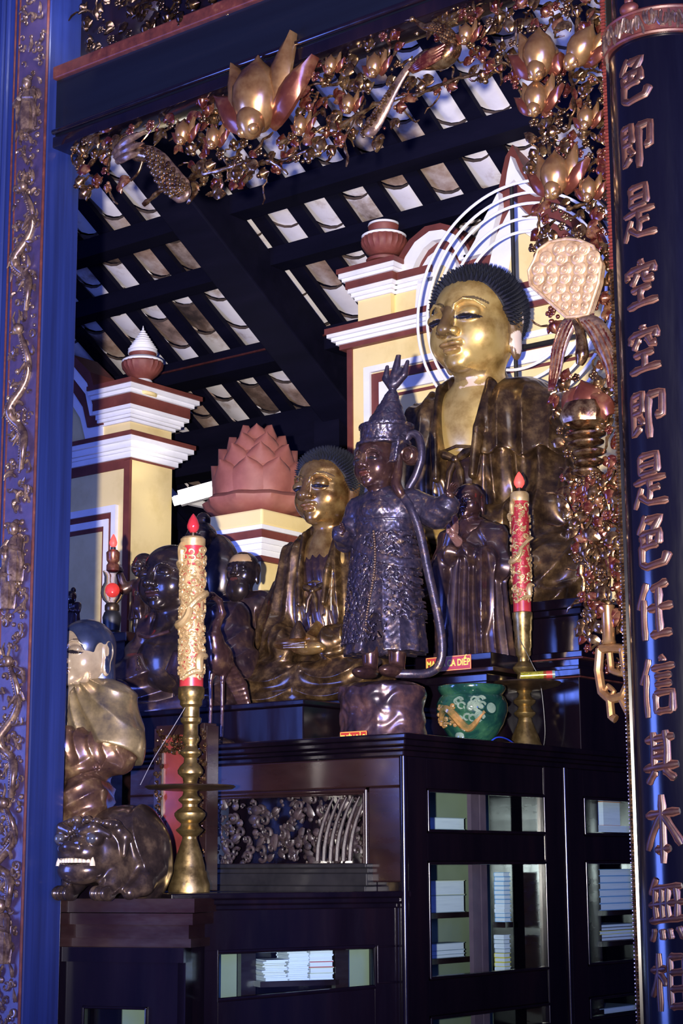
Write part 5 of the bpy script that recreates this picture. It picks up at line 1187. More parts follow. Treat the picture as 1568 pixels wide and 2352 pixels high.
# ---------------------------------------------------------------- tiers of the altar carrying the figures
bl = Vector(BIG.location); XR = CXX-.03
TH = empty('throne', (bl.x, bl.y, zt), 'dark stepped throne under the largest gilded seated figure', 'altar tier')
b = MB(); x0, x1, y0, y1 = bl.x-.66, XR-.02, bl.y-.50, bl.y+.42; zt_ = bl.z-.004
for (dz0, dz1, oh) in ((-.045, 0, .02), (-.075, -.045, .008), (-.24, -.075, -.02), (-.27, -.24, .01)): b.box((x0-oh, y0-oh, zt_+dz0), (x1+oh, y1, zt_+dz1))
b.build('upper_step', M['wood'], TH, bevel=.004)
pm = P(1084, 1556, 8.2); xm = pm.x+.225
b = MB(); b.box((x0-.1, pm.y-.22, zt+.002), (xm, y0+.02, pm.z-.012)); b.box((x0-.1, pm.y-.235, pm.z-.05), (xm+.012, y0+.02, pm.z-.016)); b.build('lower_step', M['wood'], TH, bevel=.004)
b = MB(); b.box((xm, y0-.06, zt+.002), (XR, y1, pm.z+.03)); b.box((xm, y0-.075, pm.z-.02), (XR+.015, y1, pm.z+.012)); b.build('side_step', M['wood'], TH, bevel=.004)
b = MB(); b.box((xm, y0-.08, pm.z-.028), (XR+.018, y1, pm.z-.022)); b.box((x1-.3, y0-.03, zt_-.278), (x1+.024, y1, zt_-.272)); b.build('gilt_line', M['redtrim'], TH)
b = MB(); b.box((x0, y0-.01, pm.z-.012), (x1-.01, y1, zt_-.27)); b.build('riser', M['wood'], TH)
ml = Vector(MID.location); la = P(432, 1645, 8.3)
T2 = empty('altar_step', (ml.x, ml.y, zt), 'dark altar step under the smaller gilded seated figure', 'altar tier')
xl_ = onY(300, 1700, 5.9).x
b = MB(); b.box((xl_, la.y-.36, zt+.002), (ml.x+.40, ml.y+.42, la.z-.03)); b.box((xl_, la.y-.38, la.z-.03), (ml.x+.42, ml.y+.42, la.z-.006)); b.build('lower_step', M['wood'], T2, bevel=.005)
b = MB(); b.box((ml.x-.46, ml.y-.33, la.z-.005), (ml.x+.40, ml.y+.30, ml.z-.012)); b.build('upper_step', M['wood'], T2, bevel=.005)

# ---------------------------------------------------------------- crowned guardian on a rock base
def fold_v(Pn, k, A, cx=0, cy=0): return A*ridge(np.arctan2(Pn[:, 0]-cx, -(Pn[:, 1]-cy))*k)
def bump3(Pn, f1, f2, f3): return np.sin(Pn[:, 0]*f1+np.sin(Pn[:, 2]*f2)*2)*np.sin(Pn[:, 2]*f3+np.sin(Pn[:, 0]*f1)*1.6)
GU = statue('guardian_statue', 886, 1560, 7.25, 'standing crowned guardian in worn armour with a raised pronged crown, on the rock base', rz=math.radians(6))
gc, gH, gR = (-8, -18, 508), 132, rotz(-.12)
def gu_body(Pn):
    f = head_sdf(headmap(Pn, gc, gH, gR)*A3(1.16, 1.05, 1), ears=.5, jaw=1.08, cheek=1.15)*gH*.92
    f = smin(f, chain(Pn, [(-30, -8, 130), (-34, -12, 70), (-34, -14, 22)], [24, 20, 17], 6), 6); f = smin(f, chain(Pn, [(34, -4, 130), (36, -8, 70), (36, -12, 22)], [26, 22, 18], 6), 6)
    for sx in (-1, 1): f = smin(f, ell(Pn, (sx*35, -34, 14), (24, 44, 15)), 8)
    f = np.minimum(f, hand_sdf(Pn, (182, -14, 414), 44, (rotz(1.2) @ roty(.5)), .35)); f = np.minimum(f, hand_sdf(Pn, (-66, -88, 340), 46, (rotz(-.2) @ roty(1.2)), .95))
    f = np.minimum(f, np.minimum(chain(Pn, [(0, 0, 400), (72, 4, 404), (130, 14, 376), (182, -12, 408)], [20, 14, 12, 10], 4), chain(Pn, [(0, 0, 400), (-70, 2, 400), (-92, -22, 330), (-66, -84, 338)], [20, 14, 12, 9], 4)))
    f = np.minimum(f, chain(Pn, [(0, 0, 400), (0, 0, 180), (-30, -8, 128)], [20, 22, 20], 4)); f = np.minimum(f, cap(Pn, (0, 0, 180), (34, -4, 128), 20, 20))
    return f
def gu_paint(V): return head_paint(A3(*gc)+((((V-A3(*gc)) @ gR)*A3(1.16, 1.05, 1)) @ gR.T), gc, gH, gR)
sculpt('body', gu_body, (-130, -150, -4), (230, 90, 580), 2.3, M['warm_bronze'], GU, gu_paint)
def gu_robe(Pn):
    x, y, z = Pn.T; m_ = mir(Pn)
    f = ell(Pn, (0, 0, 372), (72, 56, 84)); f = smin(f, cap(Pn, (-66, 4, 402), (66, 4, 402), 34, 34), 24)
    f = smin(f, cone(Pn, 58, 346, 100, 78, 66, 52), 14)
    f = f-3.6*ridge(np.arctan2(x, -y)*7)*np.clip((300-z)/60, 0, 1)
    f = smax(f, -ell(Pn, (8, -50, 50), (26, 60, 96)), 14)
    arm = smin(chain(Pn, [(72, 4, 404), (130, 14, 376), (168, 0, 388)], [34, 34, 27], 12), chain(Pn, [(-70, 2, 400), (-92, -22, 330), (-74, -76, 336)], [30, 25, 20], 12), 4)
    sl = (x-128)*.5+(z-380)*.8; arm = arm-2.2*ridge(sl/7.0)
    f = smin(f, arm, 12)
    f = f-.5*bump3(Pn, .16, .09, .21)-.35*bump3(Pn, .37, .19, .44)
    return f
sculpt('robe', gu_robe, (-130, -120, 44), (210, 100, 450), 2.4, M['robe_worn'], GU)
def gu_arm(Pn):                                  # belt, chest plate and hanging tassets
    x, y, z = Pn.T; c_ = np.sqrt((x/1.0)**2+(y/.78)**2); r0 = 69+(346-z)*.12; sh = np.abs(c_-r0-5)-4.5
    an = np.arctan2(x, -y)
    a = np.maximum(sh, np.maximum(np.abs(an+.62)-.62-(z-220)*.0004, np.abs(z-206)-128)); b_ = np.maximum(sh, np.maximum(np.abs(an-1.15)-.36, np.abs(z-232)-104))
    belt = np.maximum(np.abs(c_-67)-6, np.abs(z-347)-17); bl2 = np.maximum(np.abs(c_-66)-9, np.minimum(np.abs(z-364), np.abs(z-330))-3)
    sash = np.maximum(np.abs(c_-r0-9)-4, np.abs(z-(292-34*np.sin(an*1.1+.2)))-11)
    f = np.minimum(np.minimum(a, b_), np.minimum(np.minimum(belt, bl2), sash)); chest = ell(Pn, (0, -8, 388), (58, 54, 40)); f = np.minimum(f, chest)
    return f-.7*bump3(Pn, .22, .12, .26)-.5*bump3(Pn, .5, .3, .55)
sculpt('armour', gu_arm, (-125, -105, 70), (125, 105, 432), 2.3, M['robe_worn'], GU)
def gu_crown(Pn):
    x, y, z = Pn.T; q = Pn.copy(); sh = (z-545)*.20; q[:, 0] = x-sh-2; q[:, 1] = y+6
    f = cone(q, 548, 590, 54, 58, 60, 63); f = smin(f, cone(q, 588, 676, 53, 55, 11, 11), 2); f = smin(f, np.maximum(np.abs(np.hypot(q[:, 0], q[:, 1])-60)-5, np.minimum(np.abs(z-550), np.abs(z-592))-4), 3)
    f = np.minimum(f, rbox(q, (50, -14, 530), (10, 17, 30), 4)); f = np.minimum(f, rbox(q, (-48, -18, 530), (9, 16, 28), 4))
    f = f-.9*bump3(q, .35, .2, .4)-1.6*ridge(z/8.5)*np.clip((z-596)/10, 0, 1)
    f = smin(f, chain(q, [(0, 0, 664), (0, 0, 684), (0, 0, 700)], [10, 8, 14], 4), 6)
    for (dx, z1, r) in ((0, 764, 12), (-24, 740, 9), (25, 744, 9.5), (12, 730, 8)): f = smin(f, chain(q, [(dx*.25, 0, 694), (dx*1.0, 0, 712), (dx*1.12, 2, z1)], [r*1.2, r, r*.5], 2), 2)
    return f
sculpt('crown', gu_crown, (-90, -90, 494), (130, 90, 764), 2.2, M['robe_worn'], GU)
b = MB()
def smooth_path(pts, n=6):
    q = [Vector(p) for p in pts]; o_ = []
    for i in range(len(q)-1):
        for t in range(n):
            u = t/n; p0 = q[max(i-1, 0)]; p1 = q[i]; p2 = q[i+1]; p3 = q[min(i+2, len(q)-1)]
            o_.append(.5*((2*p1)+(p2-p0)*u+(2*p0-5*p1+4*p2-p3)*u*u+(3*p1-p0-3*p2+p3)*u**3))
    return o_+[q[-1]]
b.tube(smooth_path([(46, 8, 548), (68, 10, 572), (90, 10, 560), (96, 10, 516), (82, 10, 474), (66, 6, 446), (58, 4, 424)]), 10, 10); b.build('crown_ribbon', M['robe_worn'], GU, keep=True)
b = MB(); b.ell((72, 2, 518), (21, 19, 24), 16, 10); b.tube([(72+14*math.cos(t), -16, 518+15*math.sin(t)) for t in [i*2*PI/16 for i in range(17)]], 3, 6); b.build('ear_boss', M['warm_bronze'], GU, keep=True)
b = MB(); b.tube(smooth_path([(52, -18, 520), (56, -30, 480), (54, -38, 448), (64, -36, 424), (70, -30, 414)]), [7+6*math.sin(i/24*PI) for i in range(25)], 10); b.build('lappet', M['warm_bronze'], GU, keep=True)
b = MB(); b.tube(smooth_path([(70, -30, 414), (92, -30, 380), (108, -20, 320), (122, -10, 230), (138, 0, 140), (146, 4, 70), (138, 4, 26), (112, 0, 8), (74, -10, 7), (40, -30, 8)]), [10.5]*54+[8], 10); b.build('scarf', M['robe_worn'], GU, keep=True)
b = MB()
for k in range(40): t = k/39; b.ell((22+8*math.sin(t*5)-20*t, -76-2*t-10*(1-t), 330-230*t), (3.2, 3.2, 3.2), 7, 5)
o = b.build('bead_string', M['carve'], GU, keep=True); o['kind'] = 'stuff'
RK = statue('rock_base', 878, 1700, 7.25, 'mottled worn rock base under the crowned guardian', cat='base'); 
def rock(Pn):
    f = smin(cone(Pn, 0, 118, 106, 88, 98, 84, 0, 0), ell(Pn, (0, 0, 112), (94, 78, 28)), 26); return f-3.2*bump3(Pn, .05, .03, .06)-1.4*bump3(Pn, .13, .09, .12)
sculpt('stone', rock, (-120, -100, 2), (120, 100, 150), 3.0, M['rock'], RK)

# ---------------------------------------------------------------- praying monk
MO = statue('monk_statue', 1088, 1512, 8.2, 'standing monk statue with joined palms, in a long pleated robe, before the largest seated figure', rz=math.radians(5))
mc, mH, mR = (0, -12, 366), 82, rotx(.10)
def mo_body(Pn):
    f = head_sdf(headmap(Pn, mc, mH, mR), ears=1.1, cheek=1.15)*mH; h1 = (rotx(-.15) @ rotz(PI/2)); 
    f = np.minimum(f, hand_sdf(Pn, (-7, -90, 286), 56, (rotx(-.12) @ rotz(PI/2)), .12)); f = np.minimum(f, hand_sdf(Pn, (7, -90, 286), 56, (rotx(-.12) @ rotz(-PI/2)), .12))
    f = np.minimum(f, chain(Pn, [(0, 0, 300), (0, -50, 258), (0, -88, 272)], [16, 14, 9], 4))
    return smin(f, ell(Pn, (0, 0, 300), (50, 34, 30)), 12)
def mo_paint(V):
    c = head_paint(V, mc, mH, mR); h = (V[:, 1] < -66) & (V[:, 2] < 322); c[h] = (.22, .11, .10, .75); return c
sculpt('body', mo_body, (-70, -130, 225), (70, 70, 425), 1.7, M['warm_bronze'], MO, mo_paint)
def mo_robe(Pn):
    x, y, z = Pn.T; m_ = mir(Pn)
    f = smin(cap(Pn, (-46, 4, 286), (46, 4, 286), 30, 30), cone(Pn, 0, 288, 88, 66, 58, 42), 22)
    sl = chain(m_, [(60, 4, 276), (76, -10, 206), (18, -62, 240)], [27, 25, 15], 10); sl = smin(sl, ell(m_, (54, -44, 150), (20, 26, 96)), 10)
    f = smin(f, sl, 10); an = np.arctan2(x, -(y-10))
    f = f-10*ridge(an*9.5+np.sin(z/70.0)*.3)*np.clip((262-z)/50, 0, 1)-6*ridge((np.abs(x)*.8+z*.35)/11)*np.clip((z-214)/26, 0, 1)
    f = smax(f, -ell(Pn, (0, -52, 312), (24, 34, 40)), 8); return f
sculpt('robe', mo_robe, (-130, -125, -2), (130, 90, 330), 2.3, M['robe_dark'], MO)
PD = statue('pedestal', 1084, 1552, 8.2, 'dark block pedestal with a red name label under the praying monk', rz=math.radians(0), cat='pedestal')
b = MB(); b.box((-104, -78, 6), (104, 90, 40)); b.build('block', M['wood'], PD, bevel=1.5, keep=True)
b = MB(); b.box((-118, -92, -4), (118, 90, 6)); b.build('board', M['wood_red'], PD, bevel=1.2, keep=True)
def sign(name, label, txt, px, py, d, w, h, rz, extra=0):
    o = statue(name, px, py, d, label, rz=rz, cat='sign')
    b = MB(); b.box((-w/2, -1.2, 0), (w/2, 0, h)); b.build('plate', M['sign_red'], o, keep=True)
    b = MB(); 
    for (x0, x1, z0, z1) in ((-w/2+1, w/2-1, h-2, h-1), (-w/2+1, w/2-1, 1, 2), (-w/2+1, -w/2+2, 1, h-1), (w/2-2, w/2-1, 1, h-1)): b.box((x0, -1.5, z0), (x1, -1.1, z1))
    b.build('border', M['sign_yellow'], o, keep=True)
    cu = bpy.data.curves.new('lettering', 'FONT'); cu.body = txt; cu.size = h*.62; cu.align_x = 'CENTER'; cu.align_y = 'CENTER'; cu.extrude = .2; cu.offset = h*.018
    to = bpy.data.objects.new('lettering', cu); COL.objects.link(to); dg = bpy.context.evaluated_depsgraph_get(); me = bpy.data.meshes.new_from_object(to.evaluated_get(dg)); bpy.data.objects.remove(to)
    xs = [v.co.x for v in me.vertices]; k = min(1.0, (w-6)/(max(xs)-min(xs)))
    for v in me.vertices: v.co = Vector((v.co.x*k, -1.35-v.co.z, v.co.y+h/2))
    me.materials.clear(); me.materials.append(M['sign_yellow']); link('lettering', me, o); return o
M['sign_red'] = simple('sign_red', [(.3, (0.294, 0.0245, 0.021)), (.7, (0.35, 0.035, 0.028))], 5, .4, bmp=0)
M['sign_yellow'] = simple('sign_yellow', [(.3, (0.585, 0.495, 0.075)), (.7, (0.63, 0.54, 0.105))], 5, .5, bmp=0)
sign('name_sign', 'red sign with yellow capitals on the monk pedestal', 'MA HA CA DIẾP', 1030, 1541, 7.98, 126, 34, 0)
SG = sign('name_sign', 'red sign half hidden by the cabinet edge at the foot of the rock base', 'THIÊN BẢO', 812, 1706, 7.06, 78, 32, 0); SG.location.z = zt-.026
RK.location.z = zt+.001
# ---------------------------------------------------------------- laughing figure
LA = statue('laughing_statue', 432, 1645, 8.3, 'large laughing dark statue with long ears, behind the left candlestick', rz=math.radians(4))
lc_, lH, lR = (-34, -30, 318), 158, rotz(-.06)
def la_body(Pn):
    x, y, z = Pn.T; m_ = mir(Pn); f = head_sdf(headmap(Pn, lc_, lH, lR), ears=1.35, smile=.5, jaw=1.1, cheek=1.25, mouth_open=.03)*lH
    t = ell(Pn, (0, 10, 140), (118, 92, 112)); t = smin(t, cap(Pn, (-80, 20, 216), (80, 20, 216), 46, 46), 40); f = smin(f, t, 24)
    f = smin(f, ell(Pn, (-18, -62, 120), (78, 54, 70)), 24)
    f = np.minimum(f, hand_sdf(Pn, (-58, -118, 112), 52, rotz(-.3) @ roty(1.3), .5))
    return f
sculpt('body', la_body, (-170, -180, -2), (170, 130, 410), 2.7, M['dark_bronze'], LA, lambda V: head_paint(V, lc_, lH, lR, lips=(.05, .02, .02)))
def la_robe(Pn):
    x, y, z = Pn.T; m_ = mir(Pn)
    f = cap(m_, (96, 20, 208), (132, -8, 110), 52, 56); f = smin(f, cap(m_, (132, -10, 104), (58, -98, 104), 48, 30), 26)
    f = smin(f, cap(m_, (40, 0, 44), (126, -84, 56), 66, 66), 26); f = smin(f, rbox(Pn, (0, -30, 10), (176, 120, 12), 8), 16)
    b_ = np.maximum(ell(Pn, (0, 10, 140), (128, 102, 122)), np.maximum(-(y+6), z-236)); f = smin(f, b_, 14)
    return f-8*ridge(np.sqrt((np.abs(x)-90)**2+(z-240)**2)/15.0+y*.01)
sculpt('robe', la_robe, (-210, -185, -4), (210, 140, 275), 3.0, M['robe_dark'], LA)
b = MB(); b.tube(smooth_path([(-128, -60, 40), (-104, -136, 74), (-56, -158, 66), (-34, -150, 30), (-60, -148, 8)]), 4, 8); b.tube(smooth_path([(-60, -105, 180), (-16, -122, 172), (34, -112, 182)]), 4.5, 8); b.build('robe_border', M['warm_bronze'], LA, keep=True)
# ---------------------------------------------------------------- dark figure with a topknot and a staff, behind
def plain_figure(o, body_h, w, H, hz, robe, skin, arms, folds=7, head_yaw=0.0, dep=.7, knob=0, beard=0, res=2.0, hx=0):
    hc, R = (hx, -8, hz), rotz(head_yaw)
    def body(Pn):
        f = head_sdf(headmap(Pn, hc, H, R), ears=1.0)*H
        if knob: f = smin(f, ell(Pn, (hx, 0, hz+H*.58), (H*.2, H*.2, H*.2*knob)), H*.06)
        if beard: f = smin(f, ell(Pn, (hx, -H*.34, hz-H*.52), (H*.34, H*.26, H*.36)), H*.08)
        for a in arms: f = np.minimum(np.minimum(f, hand_sdf(Pn, a[2], H*.36, a[3] if len(a) > 3 else I3, .6)), chain(Pn, [(hx, 0, hz-H*.7), ((1 if a[0] > 0 else -1)*w*.78, 2, body_h-w*.45), a[1], a[2]], [H*.16, H*.13, H*.11, H*.09], 3))
        return f
    def pt(V):
        c = head_paint(V, hc, H, R)
        if beard == 2: q = headmap(V, hc, H, R); g = (q[:, 2] > .20) & (q[:, 2] < .42) & (q[:, 1] < -.12); c[g] = (.42, .27, .13, .8)
        return c
    sculpt('body', body, (-w*1.9, -w*1.7, hz-H*1.0), (w*1.9, w*1.2, hz+H*.95), res, skin, o, pt)
    def rob(Pn):
        x, y, z = Pn.T; f = smin(cap(Pn, (-w*.6, 2, body_h-w*.42), (w*.6, 2, body_h-w*.42), w*.40), cone(Pn, 0, body_h-w*.4, w*1.05, w*dep*1.05, w*.72, w*dep*.72), w*.3)
        for a in arms: f = smin(f, chain(Pn, [((1 if a[0] > 0 else -1)*w*.78, 2, body_h-w*.45), a[1], a[2]], [w*.38, w*.32, w*.20], w*.1), w*.1)
        an = np.arctan2(x, -y); return f-w*.11*ridge(an*folds)*np.clip((body_h-w*.6-z)/(w*.6), 0, 1)
    sculpt('robe', rob, (-w*2.1, -w*1.8, -2), (w*2.1, w*1.3, body_h+w*.3), res*1.15, robe, o)
DK = statue('hooded_statue', 462, 1660, 8.85, 'tall dark statue with a round topknot rising behind the left candle')
plain_figure(DK, 390, 62, 88, 422, M['dark_bronze'], M['dark_bronze'], [(-1, (-66, -10, 300), (-30, -64, 296), roty(1.2))], knob=1.1, res=2.4)
def hood(Pn): x, y, z = Pn.T; return np.abs(ell(Pn, (16, 22, 340), (66, 46, 96)))-6
sculpt('hood', hood, (-70, -50, 220), (110, 90, 460), 2.8, M['dark_bronze'], DK)
b = MB(); b.tube([(34, -64, 60), (30, -60, 396)], 2.8, 8); b.build('staff', M['halo'], DK, keep=True)
# ---------------------------------------------------------------- bearded figure with gilded brow
BE = statue('bearded_statue', 560, 1662, 8.7, 'bearded dark statue with a gilded forehead, left of the smaller gilded seated figure', rz=math.radians(8))
plain_figure(BE, 308, 66, 88, 354, M['robe_dark'], M['dark_bronze'], [(1, (76, 4, 254), (68, -16, 190), rotx(PI)), (-1, (-76, -6, 232), (-40, -66, 222), roty(1.2))], beard=2, knob=0, folds=6, res=2.2)
b = MB(); b.ell((-26, -40, 165), (50, 30, 105), 20, 12); b.build('belly_drape', M['robe_gold'], BE, keep=True)
b = MB(); b.tube(smooth_path([(-66, -44, 262), (-20, -66, 236), (26, -58, 272)]), 6, 8); b.build('collar', M['warm_bronze'], BE, keep=True)
# ---------------------------------------------------------------- boy with a raised hand
BY = statue('boy_statue', 326, 1462, 8.9, 'small dark standing boy statue raising one hand, beside the oil lamp', rz=math.radians(6))
def by_body(Pn):
    f = head_sdf(headmap(Pn, (2, -4, 164), 56, rotz(-.25)), ears=.6, cheek=1.3)*56
    f = smin(f, ell(Pn, (2, 2, 166), (24, 25, 28)), 4)
    for sx in (-1, 1): f = smin(f, chain(Pn, [(sx*13, 0, 60), (sx*15, -2, 22), (sx*14, -4, 4)], [13, 10, 8], 4), 5)
    f = np.minimum(f, hand_sdf(Pn, (-50, -22, 152), 26, rotz(.3), .2)); f = np.minimum(f, hand_sdf(Pn, (20, -34, 92), 24, roty(-1.2), .6))
    f = np.minimum(f, np.minimum(chain(Pn, [(0, 0, 124), (-24, 0, 124), (-46, -10, 112), (-50, -20, 148)], [8, 7, 6, 5], 2), chain(Pn, [(0, 0, 124), (24, 0, 124), (36, -8, 98), (20, -32, 92)], [8, 7, 6, 5], 2))); return np.minimum(f, chain(Pn, [(0, 0, 130), (0, 0, 70), (13, 0, 58)], [9, 10, 9], 2) if True else f)
sculpt('body', by_body, (-75, -60, -2), (60, 45, 205), 1.5, M['dark_bronze'], BY, lambda V: head_paint(V, (2, -4, 164), 56, rotz(-.25)))
def by_robe(Pn):
    x, y, z = Pn.T; f = smin(ell(Pn, (0, 0, 104), (28, 22, 36)), cone(Pn, 40, 92, 36, 26, 24, 19), 8)
    f = smin(f, chain(Pn, [(-24, 0, 124), (-46, -10, 112), (-52, -20, 144)], [12, 12, 9], 5), 5); f = smin(f, chain(Pn, [(24, 0, 124), (36, -8, 98), (22, -30, 92)], [12, 12, 9], 5), 5)
    f = smin(f, chain(Pn, [(0, -18, 86), (8, -22, 62), (14, -20, 40)], [10, 12, 6], 4), 5); return f-1.6*ridge(np.arctan2(x, -y)*6)*np.clip((100-z)/20, 0, 1)
sculpt('tunic', by_robe, (-75, -50, 28), (60, 40, 150), 1.5, M['robe_dark'], BY)
TB = P(290, 1462, 8.9); tb = empty('side_table', (TB.x, TB.y, 1.9), 'dark red-brown table carrying the lamp and the boy statue', 'table')
b = MB(); b.box((TB.x-.62, TB.y-.16, TB.z-.05), (TB.x+.16, TB.y+.16, TB.z-.002)); b.build('top', M['wood_red'], tb, bevel=.006)
b = MB(); b.box((TB.x-.58, TB.y-.13, .3), (TB.x+.12, TB.y+.13, TB.z-.05)); b.build('body', M['wood_red'], tb)
# ---------------------------------------------------------------- small figure at the edge of the blue post
FG = statue('small_figure', 166, 1456, 9.05, 'small dark figure with a topknot, half hidden by the blue post above the lion rider')
plain_figure(FG, 74, 20, 30, 84, M['robe_dark'], M['dark_bronze'], [(1, (22, -6, 52), (10, -22, 52), roty(-1.2))], knob=1.2, res=1.2)
# ---------------------------------------------------------------- seated rider in a pale robe on the lion
RI = statue('seated_rider', 176, 1892, 6.72, 'pale gilded seated rider with a blue hood and joined hands, above the lion', rz=math.radians(2))
rc_, rH, rR = (26, -14, 386), 152, rotz(-.10)
def ri_body(Pn):
    f = head_sdf(headmap(Pn, rc_, rH, rR), ears=.9)*rH; f = smin(f, ell(Pn, (0, 6, 250), (74, 58, 80)), 20)
    f = np.minimum(f, hand_sdf(Pn, (-10, -112, 196), 58, rotx(-.15) @ rotz(PI/2), .7)); f = np.minimum(f, hand_sdf(Pn, (12, -108, 190), 58, rotx(-.15) @ rotz(-PI/2), .7)); return np.minimum(f, chain(Pn, [(0, 0, 250), (0, -50, 200), (0, -110, 188)], [24, 20, 12], 4))
sculpt('body', ri_body, (-90, -160, 150), (90, 100, 480), 2.0, M['pale_face'], RI, lambda V: head_paint(V, rc_, rH, rR))
def ri_hood(Pn):
    q = headmap(Pn, rc_, rH, rR); x, y, z = q.T; f = ell(q, (0, .05, .12), (.42, .47, .43)); f = smin(f, ell(q, (0, .20, -.35), (.40, .26, .50)), .15)
    f = smax(f, -np.maximum(ell(q, (0, -.45, -.22), (.335, .50, .58)), -.5-z), .03); f = smax(f, -ell(q, (.43, -.02, -.05), (.10, .12, .22)), .03); return f*rH-1.0*ridge(x*22)*np.clip(-z*4, 0, 1)
sculpt('hood', ri_hood, (-80, -95, 270), (90, 90, 480), 2.0, M['hood_blue'], RI)
def ri_robe(Pn):
    x, y, z = Pn.T; m_ = mir(Pn); f = ell(Pn, (0, 14, 210), (100, 74, 130)); f = smin(f, cap(m_, (40, 12, 282), (84, 10, 262), 42, 46), 26)
    f = smin(f, cap(m_, (86, 8, 256), (118, -6, 158), 50, 50), 24); sl = cap(m_, (116, -10, 154), (26, -92, 186), 46, 30); sl = smin(sl, ell(m_, (60, -66, 128), (44, 32, 70)), 18); f = smin(f, sl, 14)
    f = smin(f, cap(m_, (40, -10, 60), (112, -92, 52), 62, 50), 26); f = smin(f, rbox(Pn, (0, -20, 8), (150, 110, 10), 8), 14)
    up_ = np.clip((z-120)/40, 0, 1); f = f-up_*6*ridge((np.abs(x)*1.0+(z-120)*.28)/8.0+.4)-(1-up_)*6*ridge(np.sqrt((np.abs(x)-60)**2+(z-190)**2)/9.5+y*.01)
    return smax(f, -np.maximum(np.abs(x)-20-np.maximum(0, z-210)*.3, np.maximum(y+26, 196-z)), 8)
sculpt('robe', ri_robe, (-190, -165, -4), (190, 120, 345), 2.7, M['robe_bronze'], RI)
def ri_cape(Pn):
    x, y, z = Pn.T; m_ = mir(Pn); f = smin(cap(m_, (40, 12, 284), (84, 10, 262), 50, 54), cap(m_, (86, 8, 256), (122, 0, 168), 58, 60), 24)
    f = smin(f, ell(Pn, (0, 14, 220), (108, 82, 126)), 24); f = np.abs(f)-5-7*ridge(np.arctan2(np.abs(x)-10, 345-z)*10.5+y*.006)
    return smax(smax(f, (150+(-y)*.42)-z, 5), -(m_[:, 0]-26-np.maximum(0, 240-z)*.25), 5)
sculpt('cape', ri_cape, (-200, -100, 100), (200, 130, 350), 2.7, M['robe_pale'], RI)
# ---------------------------------------------------------------- lion
LI = statue('lion_statue', 258, 2066, 6.42, 'crouching dark bronze lion statue with bared teeth, under the pale rider', rz=math.radians(10), cat='lion statue')
def li(Pn):
    x, y, z = Pn.T; m_ = mir(Pn)
    f = ell(Pn, (26, 34, 120), (84, 94, 90)); f = smin(f, ell(Pn, (48, 44, 84), (64, 72, 94)), 30); f = smin(f, ell(Pn, (0, 20, 150), (78, 78, 58)), 30)
    fold = ridge((x*.9+np.abs(z-60)*.25+y*.1)/15.0)*np.clip((x-30)/30, 0, 1)*10; f = f-fold
    for sx in (-52, 52): f = smin(f, chain(Pn, [(sx*.9, -20, 90), (sx, -74, 44), (sx, -96, 18)], [36, 27, 22], 10), 14)
    for sx in (-52, 52):
        for k in (-1, 0, 1): f = smin(f, ell(Pn, (sx+k*15, -120+abs(k)*5, 16), (9.5, 24, 17)), 3)
    f = smin(f, chain(Pn, [(84, 30, 70), (92, -16, 36), (88, -60, 16)], [40, 28, 16], 10), 14)
    hx, hy, hz = -6, -66, 108
    h = ell(Pn, (hx, hy, hz), (84, 70, 76)); q = np.stack((np.abs(x-hx), y-hy, z-hz), 1)
    h = smin(h, ell(q, (0, -62, -2), (52, 36, 34)), 14); h = smin(h, ell(q, (0, -50, -42), (58, 44, 32)), 12)
    h = smax(h, -ell(q, (0, -100, -22), (54, 32, 7)), 4)
    h = smin(h, ell(q, (0, -92, 10), (24, 16, 13)), 6); h = smin(h, ell(q, (20, -88, 6), (13, 13, 11)), 5)
    h = smin(h, ell(q, (44, -60, 28), (21, 18, 18)), 5); h = smin(h, chain(q, [(16, -72, 44), (44, -66, 54), (70, -44, 36)], [9, 11, 8], 4), 7)
    h = smin(h, ell(q, (0, -62, 52), (14, 12, 14)), 5)
    for k in range(4): h = smin(h, ell(q, (14+k*20, -50+k*10, 70-k*4), (12, 12, 10)), 4)
    ear = chain(q, [(62, -14, 56), (88, -6, 30), (90, -12, -8)], [17, 15, 6], 6); h = smin(h, ear, 7)
    return smin(f, h, 12)
sculpt('body', li, (-150, -185, -2), (170, 160, 230), 2.3, M['lion_bronze'], LI)
b = MB(); hx, hy, hz = -6, -66, 108
for k in range(-4, 5): b.lathe([(5, 0), (4.5, 7), (2.5, 11)], 8, (hx+k*9.5, hy-84+abs(k)*2.4, hz-25))
for sx in (-1, 1): b.lathe([(7, 0), (6, 8), (1, 22)], 8, (hx+sx*46, hy-70, hz-32))
b.build('teeth', M['ivory'], LI, keep=True)
for sx in (-1, 1):
    b = MB(); b.ell((hx+sx*44, hy-74, hz+28), (13, 10, 12), 14, 9); b.build('eye', M['dark_bronze_ball'], LI, keep=True)
for sx in (-1, 1):
    b = MB(); b.tube([(hx+sx*(22+13*(1-t*.6)*math.cos(sx*0+1.2+t*6.5)), hy-94, hz+8+11*(1-t*.6)*math.sin(1.2+t*6.5)) for t in [i/16 for i in range(17)]], [5-2.5*i/16 for i in range(17)], 7)
    b.build('nostril_curl', M['lion_bronze'], LI, keep=True)
